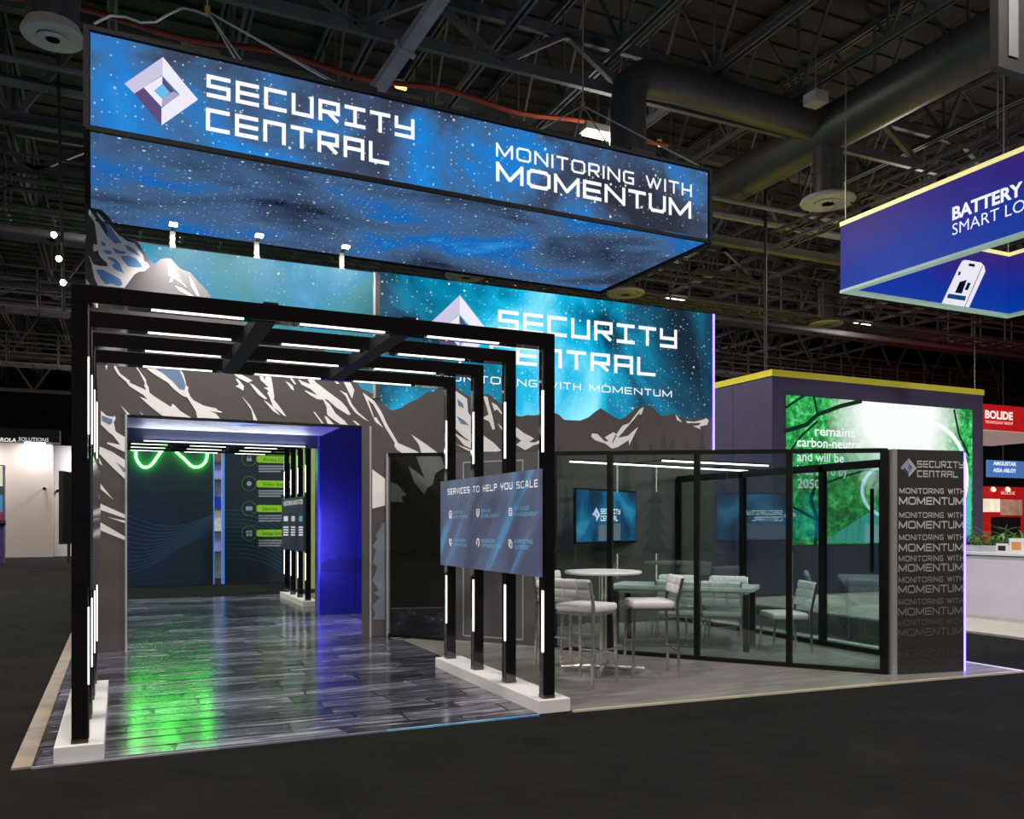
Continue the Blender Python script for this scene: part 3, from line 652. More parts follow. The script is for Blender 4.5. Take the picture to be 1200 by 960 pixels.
snow = [
 S1_((62,110),(70,75),(130,155),(125,180),(150,190),(225,310),(300,380),(352,372),(345,310),(400,355),(470,375),(545,480),(555,535),(580,545),(603,580),(560,620),(510,625),(470,650),(380,768),(150,748),(120,690),(100,600),(90,540),(65,480),(75,490),(110,560),(160,575),(235,580),(225,545),(185,510),(160,480),(150,440),(110,450),(105,420),(110,380),(145,390),(120,200),(90,150)),
 S1_((135,100),(160,120),(200,170),(215,185),(190,185),(150,140)), S1_((225,180),(250,215),(350,325),(352,372),(330,350),(240,205)), S1_((45,690),(80,738),(45,735)),
 S1_((768,540),(800,590),(870,670),(850,665),(815,625),(930,765),(880,725),(815,680),(800,712),(775,718),(800,670),(765,655),(772,610)), S1_((825,748),(880,768),(990,840),(940,830),(870,795)), S1_((950,665),(985,715),(1040,840),(1020,835),(970,750)),
 S2_((133,82),(158,85),(155,150),(148,180),(138,140)),
 S2_((215,60),(228,110),(235,150),(270,210),(350,270),(355,290),(420,320),(500,355),(480,320),(485,290),(440,200),(330,60),(365,60),(430,170),(495,260),(500,300),(520,330),(525,375),(570,410),(710,500),(725,490),(722,475),(740,480),(800,540),(895,598),(640,580),(560,520),(490,460),(440,412),(510,435),(470,395),(350,320),(320,280),(250,220),(215,160)),
 S2_((330,40),(500,60),(600,90),(740,140),(780,155),(820,200),(845,280),(848,310),(868,330),(865,360),(885,410),(915,445),(1000,490),(1115,515),(1125,530),(1165,545),(1160,553),(1060,540),(1110,560),(1148,605),(945,598),(935,540),(860,420),(810,400),(740,345),(690,290),(560,210),(430,108)),
 S2_((100,535),(150,580),(205,590),(215,578),(232,600),(212,640),(230,720),(315,770),(320,905),(155,825),(155,812),(265,835),(262,825),(200,745),(180,735),(98,655)),
 S2_((270,485),(355,570),(330,568)), S2_((440,540),(470,572),(458,570)), S2_((1080,120),(1140,185),(1130,185)),
 S7_((80,160),(150,190),(225,238),(225,345),(160,285),(78,200)), S7_((85,370),(160,462),(85,398)), S7_((82,480),(225,545),(225,565),(80,515)), S7_((125,557),(225,578),(225,592)), S7_((82,585),(225,668),(222,687),(80,630)), S7_((75,220),(98,270),(80,255)),
 S3_((170,140),(265,170),(310,210),(420,270),(380,290),(290,245)), S3_((270,255),(290,255),(345,320),(340,360),(270,320),(300,305)), S3_((325,408),(400,490),(440,570),(462,622),(428,618),(410,530)), S3_((390,290),(430,310),(470,350),(550,430),(530,435),(470,395)),
 S3_((455,150),(490,190),(530,270),(527,160),(565,160),(595,300),(612,420),(605,435),(650,490),(718,588),(690,575),(600,500),(570,420),(550,380),(560,360),(515,330),(560,330),(490,265)), S3_((515,440),(550,460),(610,510),(665,578),(600,540)), S3_((708,275),(740,290),(775,320),(785,360),(760,345)), S3_((700,190),(745,215),(805,305),(785,300)),
 S3_((820,258),(860,278),(925,302),(885,225),(930,215),(975,285),(1060,350),(1200,455),(1250,510),(1282,570),(1260,572),(1160,510),(1080,440),(1050,432),(1100,480),(1150,560),(1230,625),(1258,660),(1190,655),(1110,600),(1075,570),(1070,500),(1040,440),(990,435),(930,400),(875,360),(890,358),(985,400),(975,385),(930,345),(850,305)),
 S3_((950,540),(970,550),(1045,648),(1025,645)), S3_((1050,580),(1075,590),(1135,655),(1080,650)), S3_((1085,225),(1130,240),(1185,300),(1160,300)),
 S4_((145,230),(205,240),(265,355),(245,430),(228,400)), S4_((135,355),(200,385),(245,480),(300,550),(395,632),(350,610),(270,550),(220,480),(190,410)),
 S4_((338,375),(440,450),(500,540),(555,660),(650,820),(720,850),(810,890),(850,915),(700,918),(640,880),(615,845),(620,820),(540,690),(480,570),(430,480),(385,440),(440,600),(455,590),(518,685),(450,635),(420,570)), S4_((765,745),(880,820),(1005,912),(855,912),(830,830)), S4_((250,622),(270,625),(315,662),(290,662)),
 S5_((90,200),(205,280),(215,400),(235,430),(300,560),(237,660),(170,610),(80,520)), S5_((80,570),(190,640),(240,660),(330,760),(180,690)), S5_((100,675),(300,750),(215,738)), S5_((345,255),(385,265),(400,330),(430,440),(450,545),(430,555),(400,480),(345,455),(355,440),(395,420),(370,330)), S5_((420,310),(470,340),(505,390),(530,440),(470,375),(445,385)), S5_((470,495),(525,540),(520,570)), S5_((300,570),(430,660),(505,735),(470,745),(330,745)), S5_((560,470),(636,530),(710,585),(760,610),(795,630),(750,660),(800,665),(850,640),(840,675),(790,690),(740,720),(715,732),(636,685),(680,650),(600,580)),
 S6_((95,535),(105,510),(150,515),(215,580),(250,580),(215,545),(290,500),(320,515),(370,440),(430,420),(520,300),(560,275),(540,340),(525,350),(520,330),(430,435),(330,550),(420,530),(510,450),(430,615),(425,570),(330,630),(280,645),(220,600),(130,570)), S6_((835,340),(900,415),(850,395)), S6_((930,400),(1000,408),(1080,390),(1105,375),(1130,395),(1115,435),(1050,450),(1060,475),(990,445),(1040,440),(1060,418),(940,420)),
 S8_((45,120),(105,165),(105,290),(45,305)), S8_((250,60),(365,55),(385,110),(340,140),(330,190),(300,210),(290,240),(240,180),(215,105),(290,160)), S8_((110,170),(160,190),(205,240),(180,250),(190,275),(110,270)),
]
for s_ in snow: shape('snow_patch', s_, m_snow, 5)
for s_ in [S1_((195,190),(240,215),(300,300),(358,372),(300,380),(245,330),(225,290),(235,270),(215,215)), S1_((175,355),(215,380),(212,402),(180,392)), S1_((190,435),(230,435),(272,455),(262,472),(220,468)), S1_((280,412),(330,440),(392,450),(380,470),(320,465),(290,445)), S1_((380,385),(430,405),(480,440),(515,490),(490,480),(410,435)), S1_((345,490),(420,485),(480,510),(530,560),(535,590),(470,588),(410,578),(370,530)), S1_((230,495),(270,497),(310,520),(345,560),(360,610),(380,640),(330,620),(290,600),(270,570),(300,545),(240,515)), S1_((130,605),(190,608),(270,650),(345,690),(365,738),(335,755),(265,730),(215,738),(170,680))]:
    shape('ice_patch', s_, m_ice2, 6)
for s_ in [S2_((430,60),(635,100),(690,172),(665,130),(740,145),(790,180),(815,230),(845,310),(835,352),(790,345),(730,275),(640,200),(560,155)), S2_((105,575),(140,590),(200,610),(200,640),(178,662),(110,625)), S7_((170,245),(225,285),(222,310)), S5_((118,280),(165,320),(178,365),(130,340)), S5_((112,430),(180,470),(222,515),(150,500)), S6_((310,515),(322,530),(285,600),(280,585))]:
    shape('ice_patch', s_, m_ice, 6)
def tree_pts(px, base, hgt, half, n=7):
    L_, R_ = [], []
    for k in range(n):
        f = k/n; yy = base-hgt*(1-f); wd = half*(f+.12)
        L_ += [(px-wd, yy+hgt/n*.75), (px-wd*.45, yy+hgt/n*.8)]; R_ += [(px+wd*.9, yy+hgt/n*.7), (px+wd*.4, yy+hgt/n*.8)]
    return [(px, base-hgt)]+R_+[(px, base)]+L_[::-1]
for px, base, hgt, hf in ((745, 528, 20, 6), (763, 528, 10, 4), (778, 528, 20, 7), (788, 528, 16, 5), (805, 528, 13, 4), (823, 527, 26, 5), (735, 640, 110, 14), (768, 650, 130, 16), (700, 660, 60, 14), (664, 650, 80, 12), (655, 560, 40, 8)):
    shape('printed_tree', tree_pts(px, base, hgt, hf), m_tree, 5)
shape('printed_tree', S8_((105,365),(92,375),(80,400),(60,430),(70,445),(45,480),(62,500),(45,560),(70,580),(45,640),(75,690),(48,700),(80,720),(45,760),(60,800),(45,825),(105,825)), m_bluetree, 6)
# screen lettering and mark
def wline(txt, font, bl, br, tl, tk, m, gap=.28, cw=1.08):
    a, b, c = W(*bl, 8), W(*br, 8), W(*tl, 8)
    return lettering('lettering', txt, font, V((a.x, a.y, (a.z+b.z)/2)), (1, 0, 0), UP, c.z-a.z, b.x-a.x, tk, m, scr, (0, 0, 0), gap, cw)
c7 = lambda x, y: (500+x/3.636, 330+y/3.636)
wline('SECURITY', FA, c7(305, 197), c7(1067, 297), c7(306, 108), .18, m_white_e, .24)
wline('CENTRAL', FA, c7(268, 334), c7(975, 414), c7(270, 250), .18, m_white_e, .24)
wline('MONITORING WITH MOMENTUM', FB, c7(40, 408), c7(1045, 503), c7(42, 376), .15, m_white_e, .26, 1.0)
ap = W(538, 346, 8); hh = .48
logo(scr, V((ap.x, ap.y, ap.z-hh)), (1, 0, 0), UP, hh, (0, -.004, 0), stretch=1.0)
# violet strip at the right end of the screen
m_violet = emat('violet_led', (92, 70, 255), 11.0)
MB().box((WX1, WY-.02, 2.62), (WX1+.03, WY+.02, WT+.02)).build('led_strip', m_violet, wall)
# lamps on arms along the wall top
m_lampw = emat('arm_lamp_lens', (255, 246, 225), 14.0)
for k, (px, py) in enumerate(((203, 265), (303, 278), (404, 291))):
    p = onY(px, py, WY-.1)
    t = thing('arm_lamp', ('leftmost', 'middle', 'right')[k]+' of three small arm lamps standing on the mural wall top', 'arm lamp', (p.x, WY+.1, WT), group='arm lamps on the wall top')
    MB().bar((p.x, WY+.06, WT-.02), (p.x, WY+.06, p.z), .06, .03).build('stem', mat('arm_grey', (120, 118, 115), .4, metal=.5), t)
    MB().bar((p.x, WY+.06, p.z), (p.x, WY-.2, p.z+.004), .035, .018).build('arm', mat('arm_grey', 0), t)
    MB().box((p.x-.045, WY-.2, p.z-.012), (p.x+.045, WY-.12, p.z+.012)).build('lamp_head', m_lampw, t)
    ld = bpy.data.lights.new('arm_lamp_light', 'SPOT'); ld.energy = (135, 115, 100)[k]; ld.color = (1, .96, .9); ld.spot_size = math.radians(150); ld.spot_blend = .8; ld.shadow_soft_size = .05
    lo = bpy.data.objects.new('arm_lamp_light', ld); COL.objects.link(lo); lo.location = (p.x, WY-.5, p.z-.04); lo.rotation_euler = (math.radians(20), math.radians(-30 if k == 0 else 0), 0)

# ------------------------------------------------------------------ portal canopy behind the opening
m_navy = mat('navy_fascia', (58, 62, 78), .5, var=.05); m_soff = mat('soffit_white', (222, 226, 238), .45, var=.03)
PB = 13.95
can = thing('portal_canopy', 'white soffit with a large square mark behind the portal opening', 'canopy', ((OX0+OX1)/2, 12.5, 2.8))
MB().box((OX0-.3, WY+.3, 2.935), (OX1, PB, 3.02)).build('soffit', m_soff, can)
MB().box((OX0-.3, PB, 2.735), (OX1, PB+.14, 3.02)).build('fascia', m_navy, can)
LC = V((1.6, 12.6, 2.934)); hs = 1.05
pal2 = ((128, 130, 168), (140, 142, 178), (40, 42, 60), (34, 36, 54), (226, 228, 240), (36, 38, 58), (128, 130, 168), (20, 90, 225))
for j, (k, pts) in enumerate(LOGO):
    MB().poly(*[LC+V((u*hs, v*hs*1.05, -.002-.0015*(j % 3))) for u, v in pts]).build('logo_facet', mat('soffit_print_%d' % j, pal2[j], .4) if k != 'lc' else mat('soffit_blue', pal2[j], .4, emit=.8), can)
MB().box((OX0-.3, PB+.02, 0), (OX0-.02, PB+.3, 2.95)).build('rear_pillar', m_navy, can)
ld = bpy.data.lights.new('canopy_wash', 'AREA'); ld.energy = 9; ld.shape = 'RECTANGLE'; ld.size = 2.4; ld.size_y = .06; ld.color = (.85, .92, 1)
lo = bpy.data.objects.new('canopy_wash', ld); COL.objects.link(lo); lo.location = ((OX0+OX1)/2, PB-.03, 2.76); lo.rotation_euler = (math.radians(215), 0, 0)
MB().box(((OX0+OX1)/2-1.2, PB-.015, 2.74), ((OX0+OX1)/2+1.2, PB, 2.755)).build('cove_strip', emat('cove_led', (215, 232, 255), 2.5), can)
# blue printed wall to the right of the passage
m_bluew = mat('night_blue_print', (34, 36, 92), .3, var=.35, vscale=.9, coat=.3)
bw = MB().box((OX1-.04, PB, 0), (6.2, PB+.2, 3.7)).build('wall_blue', m_bluew, kind='structure', label='glossy night blue printed wall to the right behind the portal')
BWY = lambda px, py: onY(px, py, PB-.004)
m_deadtree = mat('print_dead_tree', (14, 14, 56), .35)
for a, b, w_ in (((416, 715), (417, 640), 2.2), ((417, 645), (408, 612), 1.2), ((417, 642), (424, 604), 1.4), ((411, 620), (399, 632), .9), ((421, 612), (428, 600), .8), ((408, 612), (414, 602), .8), ((424, 690), (424, 625), 1.0), ((409, 680), (410, 630), 1.0)):
    A, B = BWY(*a), BWY(*b); MB().bar(A, B, .004, w_*.016, up=(0, 1, 0)).build('printed_branch', m_deadtree, bw)
shape_b = [(376, 660), (385, 655), (393, 656), (400, 651), (406, 655), (414, 652), (424, 656), (430, 650), (434, 655), (434, 672), (376, 670)]
MB().poly(*[BWY(*p) for p in shape_b]).build('printed_treeline', m_deadtree, bw)
MB().box((OX1-.06, PB-.02, 0), (OX1-.03, PB+.2, 2.95)).build('edge_profile', mat('violet_edge', (120, 110, 190), .35, metal=.3), bw)
# blue LED strip behind the right pillar, washing that wall
m_blue_led = emat('blue_led', (30, 30, 255), 14.0)
MB().box((3.48, 11.25, .5), (3.52, 11.28, 1.8)).build('led_strip', m_blue_led, wall)
ld = bpy.data.lights.new('blue_strip_light', 'AREA'); ld.energy = 60; ld.shape = 'RECTANGLE'; ld.size = .05; ld.size_y = 1.3; ld.color = (.07, .07, 1)
lo = bpy.data.objects.new('blue_strip_light', ld); COL.objects.link(lo); lo.location = (3.5, 11.34, 1.15); lo.rotation_euler = (math.pi/2, 0, math.radians(-12))
lo.rotation_euler = (math.radians(90), 0, math.radians(8))

# ================================================================== ARCHES WITH LIGHT STRIPS
m_blk = mat('black_mirror_acrylic', (19, 18, 19), .08, coat=.6, var=.1, spec=.7); m_strip = emat('white_led', (255, 252, 245), 3.2); m_chan = mat('strip_channel', (120, 120, 125), .3, metal=.8); m_foot = mat('post_foot', (96, 86, 80), .3, metal=.7)
m_plinth = mat('white_plinth', (226, 224, 221), .5, var=.02)
PXL, PXR, PW = -.275, 3.055, .093; BH, BD = .108, .12
PZ = .112; GT = 3.01
def gantry(ys, label, name='light_arch_frame', sx=1):
    yc = sum(ys)/4; t = thing(name, label, 'arch frame', ((PXL+PXR)/2, yc, PZ))
    for y in ys:
        for x, inner in ((PXL, 1), (PXR, -1)):
            p = MB().box((x, y, PZ+.02), (x+PW, y+PW, GT)).build('post', m_blk, t)
            MB().box((x-.002, y-.002, PZ), (x+PW+.002, y+PW+.002, PZ+.028)).build('foot', m_foot, p)
            xi = x+PW if inner > 0 else x
            xa, xb = (xi, xi+.008) if inner > 0 else (xi-.006, xi)
            for z0_, z1_ in ((2.07, 2.56), (.48, .97)):
                MB().box((xa, y+.012, z0_), (xb, y+.034, z1_)).build('led_strip', m_strip, p)
            for z0_, z1_ in ((2.56, 2.9), (PZ+.03, .48)):
                MB().box((xa, y+.012, z0_), (xb, y+.034, z1_)).build('strip_channel', m_chan, p)
        b = MB().box((PXL, y-.001, GT-BH), (PXR+PW, y+BD, GT+.001)).build('beam', m_blk, t)
        for x0_, x1_ in ((.19, .77), (1.15, 1.76), (2.09, 2.67)):
            MB().box((x0_, y+.012, GT-BH-.008), (x1_, y+.03, GT-BH)).build('led_strip', m_strip, b)
            MB().box((x0_-.02, y+.05, GT-BH-.008), (x1_+.05, y+.062, GT-BH)).build('strip_channel', m_chan, b)
    for x in (.86, 1.84):
        MB().box((x, ys[0]+.05, GT-BH-.004), (x+.13, ys[-1]+.05, GT-.02)).build('cross_bar', mat('matt_black', (12, 12, 13), .6, var=.1), t)
    for x in (.9, 1.9): MB().box((x, ys[0]+.01, GT), (x+.1, ys[0]+.07, GT+.018)).build('joint_plate', m_alu, t)
    return t
YS = (6.03, 6.76, 7.49, 8.23)
gantry(YS, 'four black mirror arches with white light strips in front of the portal')
YB = (15.55, 16.28, 17.0, 17.72)
gantry(YB, 'black arches with light strips seen through the portal')
for x0_, y0_, lab in ((-.372, 5.99, 'low white plinth under the left front arch posts'), (2.985, 5.99, 'low white plinth under the right front arch posts'), (2.985, 15.45, 'low white plinth under the arch posts behind the portal')):
    o = MB().rbox((x0_+.142, y0_+1.205, PZ/2), (.142, 1.205, PZ/2), .006, seg=2).build('plinth', m_plinth, label=lab, category='plinth')

def panel_mat(name, c0, c1, c2):
    m = bpy.data.materials.new(name); m.use_nodes = True; nt = m.node_tree; L = nt.links; b = nt.nodes['Principled BSDF']
    tc = nn(nt, 'ShaderNodeTexCoord'); mr_ = nn(nt, 'ShaderNodeMapping'); mr_.inputs['Rotation'].default_value = (math.radians(45), 0, 0); mp = nn(nt, 'ShaderNodeMapping'); mp.inputs['Scale'].default_value = (1, .35, 4.5)
    L.new(tc.outputs['Object'], mr_.inputs['Vector']); L.new(mr_.outputs[0], mp.inputs['Vector'])
    n = nn(nt, 'ShaderNodeTexNoise', i_Scale=1.1, i_Detail=4.0, i_Distortion=.25); L.new(mp.outputs[0], n.inputs['Vector'])
    r = ramp(nt, [(.36, c0), (.5, c1), (.56, c1), (.66, c2)]); L.new(n.outputs['Fac'], r.inputs['Fac']); L.new(r.outputs[0], b.inputs['Base Color'])
    b.inputs['Roughness'].default_value = .35
    L.new(r.outputs[0], b.inputs['Emission Color']); b.inputs['Emission Strength'].default_value = .35
    return m
# services sign on the inner side of the right posts
m_pan = panel_mat('slate_blue_print', (78, 84, 110), (88, 98, 128), (86, 140, 185))
SX = PXR-.03
svs = thing('services_sign', 'slate blue services board with icons on the right arch posts', 'sign', (SX, 7.1, 1.07))
y0_, y1_ = YS[0]+.0, YS[3]+.085; z0_, z1_ = 1.078, 1.935
MB().box((SX-.012, y0_, z0_), (SX+.014, y1_, z1_)).build('board', m_pan, svs)
MB().box((SX+.014, y0_+.01, z0_+.01), (SX+.028, y1_-.01, z1_-.01)).build('backing', m_alu, svs)
m_wp = mat('print_white', (238, 238, 240), .4, emit=.35); m_bp = mat('print_pale_blue', (120, 190, 220), .4, emit=.3)
sU = V((0, -1, 0)); XF = SX-.0135
s8 = lambda x, y: (500+x/6, 520+y/6)
def svl(txt, bl, br, tl, tk, m, gap=.3, cw=.95):
    a = onX(*bl, XF); b = onX(*br, XF); c = onX(*tl, XF)
    return lettering('lettering', txt, FB, V((XF, a.y, (a.z+b.z)/2)), sU, UP, c.z-a.z, a.y-b.y, tk, m, svs, (0, 0, 0), gap, cw)
svl('SERVICES TO HELP YOU SCALE', s8(146, 364), s8(782, 300), s8(146, 322), .17, m_wp, .24, .85)
for l1, l2, x0p, x1a, x1b, yb in (('HOSTED', 'MONITORING', 190, 255, 287, 492), ('BRAND', 'ENABLEMENT', 386, 450, 510, 482), ('REVENUE', 'MANAGEMENT', 617, 718, 778, 468), ('CUSTOMER', 'RETENTION', 190, 275, 280, 690), ('BUSINESS', 'OPTIMIZATION', 386, 478, 520, 696), ('MARKETING', 'SUPPORT', 617, 745, 722, 702)):
    hp = 19+9*(x0p-190)/430; dy = 32+10*(x0p-190)/430
    svl(l1, s8(x0p, yb), s8(x1a, yb), s8(x0p, yb-hp), .15, m_bp); svl(l2, s8(x0p, yb+dy), s8(x1b, yb+dy), s8(x0p, yb+dy-hp), .15, m_bp)
# icons, each of a few strokes
def icon(px, py, r, strokes):
    c = onX(*s8(px, py), XF); k = abs(onX(*s8(px, py-r), XF).z-c.z); mb = MB()
    for pl in strokes:
        P = [V((XF-.001, c.y-u*k, c.z+v*k)) for u, v in pl]
        for a, b in zip(P[:-1], P[1:]): mb.bar(a, b, .003, k*.26, up=(1, 0, 0) if False else (0, 0, 1)) if abs((b-a).z) < 1e-6 else mb.bar(a, b, k*.26, .003, up=(1, 0, 0))
    mb.build('icon', m_wp, svs)
box_ = [(-.8, -.9), (.8, -.9), (.8, .9), (-.8, .9), (-.8, -.9)]
icon(168, 498, 26, [[(-.6, -1), (.6, -1), (.9, 0), (.6, .9), (-.6, .9), (-.9, 0), (-.6, -1)], [(-.4, .1), (.4, .1)], [(-.4, -.5), (.4, -.5)]])
icon(360, 488, 28, [[(-.8, .9), (.8, .9), (.8, -.3), (0, -1), (-.8, -.3), (-.8, .9)], [(-.4, .3), (.4, .3)], [(-.4, -.2), (.4, -.2)]])
icon(589, 480, 28, [box_, [(-.5, .35), (.5, .35)], [(-.5, -.35), (.5, -.35)]])
icon(168, 692, 28, [[(-.7, .9), (-.8, .2), (-.2, -.7), (.6, -.9)], [(.0, .7), (.7, .2)], [(.1, -.3), (.8, -.2)]])
icon(360, 696, 28, [[(-.8, -.5), (-.8, .4), (-.3, .95), (.3, .95), (.8, .4), (.8, -.5), (.2, -.95)], [(-.8, -.2), (-.5, -.2)], [(.5, -.2), (.8, -.2)]])
icon(589, 705, 30, [[(-.9, -.5), (-.9, .9), (.3, .9), (.3, .5)], [(-.2, -.9), (.9, -.9), (.9, .4), (-.2, .4), (-.2, -.9)], [(-.9, -.5), (-.3, -.5)]])
# its twin on the left posts, seen edge on
tw = thing('glossy_board', 'dark glossy board on the left arch posts seen edge on', 'sign', (PXL+PW+.03, 7.1, 1.07))
MB().box((PXL+PW+.014, y0_, z0_), (PXL+PW+.03, y1_, z1_)).build('board', mat('slate_gloss', (66, 70, 84), .12, coat=.5, var=.3, vscale=1.5), tw)
MB().box((PXL+PW, y0_+.02, z0_+.02), (PXL+PW+.014, y1_-.02, z1_-.02)).build('backing', m_alu, tw)
# board on the arches behind the portal
bx = SX
t = thing('figures_board', 'dark board with white figures on the arches behind the portal', 'sign', (bx, 16.6, 1.05))
MB().box((bx-.012, YB[0], 1.0), (bx+.014, YB[3]+.09, 2.0)).build('board', mat('dark_slate_print', (48, 54, 68), .4, emit=.25, var=.1), t)
def bl2(txt, px0, px1, py, h, m=m_wp):
    a = onX(px0, py, bx-.014); b = onX(px1, py, bx-.014); lettering('lettering', txt, FB, V((a.x, a.y, a.z)), sU, UP, h, a.y-b.y, .17, m, t, (0, 0, 0), .24, .9)
bl2('MONITORING INNOVATION', 332.5, 354.5, 593, .085)
for k, (a, b) in enumerate(((332, 338), (341, 346), (350, 355))):
    p = onX(a+.6, 608, bx-.014); q_ = onX(b-.6, 608, bx-.014); MB().bar(p, q_, .1, .002, up=(1, 0, 0)).build('figure', m_wp if k < 2 else m_bp, t)
    for j in range(4): 
        p = onX(a, 618+j*3.0, bx-.014); q_ = onX(b, 618+j*3.0, bx-.014); MB().bar(p, q_, .03, .002, up=(1, 0, 0)).build('text_line', m_wp, t)
# ================================================================== GLASS MEETING ROOM
GA, GB = V((3.205, 10.94, 0)), V((6.89, 6.11, 0)); gl = (GB-GA).length; gu = (GB-GA).normalized(); gn = V((gu.y, -gu.x, 0))  # gn faces the viewer side
HT = lambda s: 2.43+(2.245-2.43)*s/gl
def at_s(px):
    r = ray(px, 614); r = V((r.x, r.y)); a = V((GA.x, GA.y)); b = V((gu.x, gu.y))
    det = r.x*(-b.y)-r.y*(-b.x); return (r.x*a.y-r.y*a.x)/det
m_fr = mat('black_frame', (13, 13, 14), .35, metal=.3, var=.1); m_glass = glass('room_glass', (240, 250, 248), .03, .6); m_glass_d = glass('smoked_glass', (188, 192, 192), .1, .85)
m_silver = mat('silver_profile', (190, 190, 192), .35, metal=.5); m_gpanel = mat('grey_door_panel', (84, 82, 84), .55, var=.06)
room = thing('glass_partition', 'diagonal black framed glass partition of the meeting room', 'glass partition', GA)
G = lambda s, z, o=0.0: GA+gu*s+gn*o+V((0, 0, z))
def mullion(s, w_=.05, d=.06, z1=None, m=m_fr, name='mullion'):
    return MB().frame_box(G(s, (z1 or HT(s))/2+.007), gu*w_/2, gn*d/2, V((0, 0, (z1 or HT(s))/2-.007))).build(name, m, room)
def pane(s0, s1, m, nm='pane'):
    return MB().extr([G(s0, .05, -.005), G(s1, .05, -.005), G(s1, HT(s1)-.04, -.005), G(s0, HT(s0)-.04, -.005)], gn*.01).build(nm, m, room)
def rail(s0, s1, z0, z1, hh=.045, m=m_fr, nm='rail', w_=.05): return MB().bar(G(s0, z0), G(s1, z1), w_, hh).build(nm, m, room)
S = {p: at_s(p) for p in (453, 455.5, 521, 524, 540, 617, 633, 649, 653, 715, 817, 925, 1036)}
mullion(S[453]+.03, .035, .05, m=m_silver, name='silver_profile')
pane(S[453]+.05, S[524], m_glass_d)
rail(S[453]+.04, S[524], HT(0)-.02, HT(S[524])-.02); rail(S[453]+.04, S[524], .03, .03)
# solid grey door leaves between the glass, with pale inset outlines
dr = MB().extr([G(S[524], .015, -.03), G(S[649], .015, -.03), G(S[649], HT(S[649]), -.03), G(S[524], HT(S[524]), -.03)], gn*.045).build('door_panel', m_gpanel, room)
def outline(s0, s1, z0, z1, w_=.018):
    mb = MB()
    for a, b in (((s0, z0), (s1, z0)), ((s1, z0), (s1, z1)), ((s1, z1), (s0, z1)), ((s0, z1), (s0, z0))): mb.bar(G(*a, .018), G(*b, .018), w_, .006, up=gn)
    mb.build('inset_outline', m_silver, dr)
outline(S[540]+.05, S[617]-.04, .1, 2.27)
MB().bar(G(S[633], .02, .02), G(S[633], 2.38, .02), .03, .01, up=gn).build('door_edge', m_silver, dr)
MB().bar(G(S[524], .02, .012), G(S[649], .02, .012), .01, .03, up=UP).build('kick_strip', m_silver, dr)
for a, b in ((649, 715), (715, 817), (817, 925), (925, 1036)):
    pane(S[a], S[b], m_glass); rail(S[a], S[b], HT(S[a])-.02, HT(S[b])-.02); rail(S[a], S[b], .036, .036)
for p in (649, 715, 817, 925, 1036): mullion(S[p], .06 if p != 1036 else .07)
# right side of the room: glass wall with a door
sx0, sx1 = 7.84, 7.84
rs = thing('glass_side_wall', 'black framed glass side wall and door behind the corner panel', 'glass partition', (7.84, 8, 0))
for y in (6.2, 7.0, 7.92, 9.4, 10.9): MB().box((7.81, y-.04, .014), (7.87, y+.04, 2.2)).build('mullion', m_fr, rs)
MB().box((7.81, 6.2, 2.14), (7.87, 10.9, 2.23)).build('rail', m_fr, rs); MB().box((7.81, 6.2, .014), (7.87, 10.9, .07)).build('rail', m_fr, rs)
for a, b in ((6.24, 6.96), (7.04, 7.88), (7.96, 9.36), (9.44, 10.86)): MB().box((7.835, a, .07), (7.845, b, 2.14)).build('pane', m_glass, rs)
MB().box((7.77, 7.1, .95), (7.8, 7.13, 1.9)).build('door_handle', mat('dark_steel', (40, 40, 42), .3, metal=.8), rs)

# ================================================================== CORNER PANEL WITH REPEATED SLOGAN
CA, CB = V((6.9, 6.055, 0)), V((7.76, 5.905, 0)); cu = (CB-CA).normalized(); cn = V((cu.y, -cu.x, 0)); cw_ = (CB-CA).length; CH = 2.235
col = thing('corner_panel', 'dark standing panel with the slogan repeated and a violet light edge', 'panel', CA)
K = lambda s, z, o=0.0: CA+cu*s+cn*o+V((0, 0, z))
MB().extr([K(.05, .014, 0), K(cw_-.03, .014, 0), K(cw_-.03, CH, 0), K(.05, CH, 0)], -cn*.16).build('panel', mat('slogan_black', (46, 46, 47), .5, var=.08), col)
MB().extr([K(0, .014, .006), K(.05, .014, .006), K(.05, CH, .006), K(0, CH, .006)], -cn*.17).build('silver_profile', m_silver, col)
MB().extr([K(cw_-.03, .014, .0), K(cw_-.005, .014, .0), K(cw_-.005, CH-.02, .0), K(cw_-.03, CH-.02, .0)], -cn*.16).build('led_strip', m_violet, col)
def to_col(px, py): p = onP(px, py, CA, cn)-CA; return (p.dot(cu), p.z)
c9 = lambda x, y: (1040+x/7.38, 530+y/7.38); c10 = lambda x, y: (1030+x/3.692, 520+y/3.692)
def cline(txt, font, bl, br, tl, tk, m, gap, cwd, fn):
    a, b, c = to_col(*fn(*bl)), to_col(*fn(*br)), to_col(*fn(*tl))
    lettering('lettering', txt, font, CA+cu*a[0]+V((0, 0, (a[1]+b[1])/2)), cu, UP, c[1]-a[1], b[0]-a[0], tk, m, col, cn*.003, gap, cwd)
m_sil = lambda v: mat('slogan_grey_%d' % v, (v, v, v), .45)
cline('SECURITY', FA, (255, 126), (658, 146), (257, 67), .18, m_sil(215), .24, 1.08, c9); cline('CENTRAL', FA, (255, 210), (607, 226), (257, 152), .18, m_sil(215), .24, 1.08, c9)
a = to_col(*c9(181, 135)); logo(col, CA+cu*a[0]+V((0, 0, a[1])), cu, UP, .095, cn*.003, glow=False, dim=.8)
rows = [(214, 262), (318, 365), (414, 463), (505, 550), (596, 642), (691, 738), (780, 828), (870, 918)]
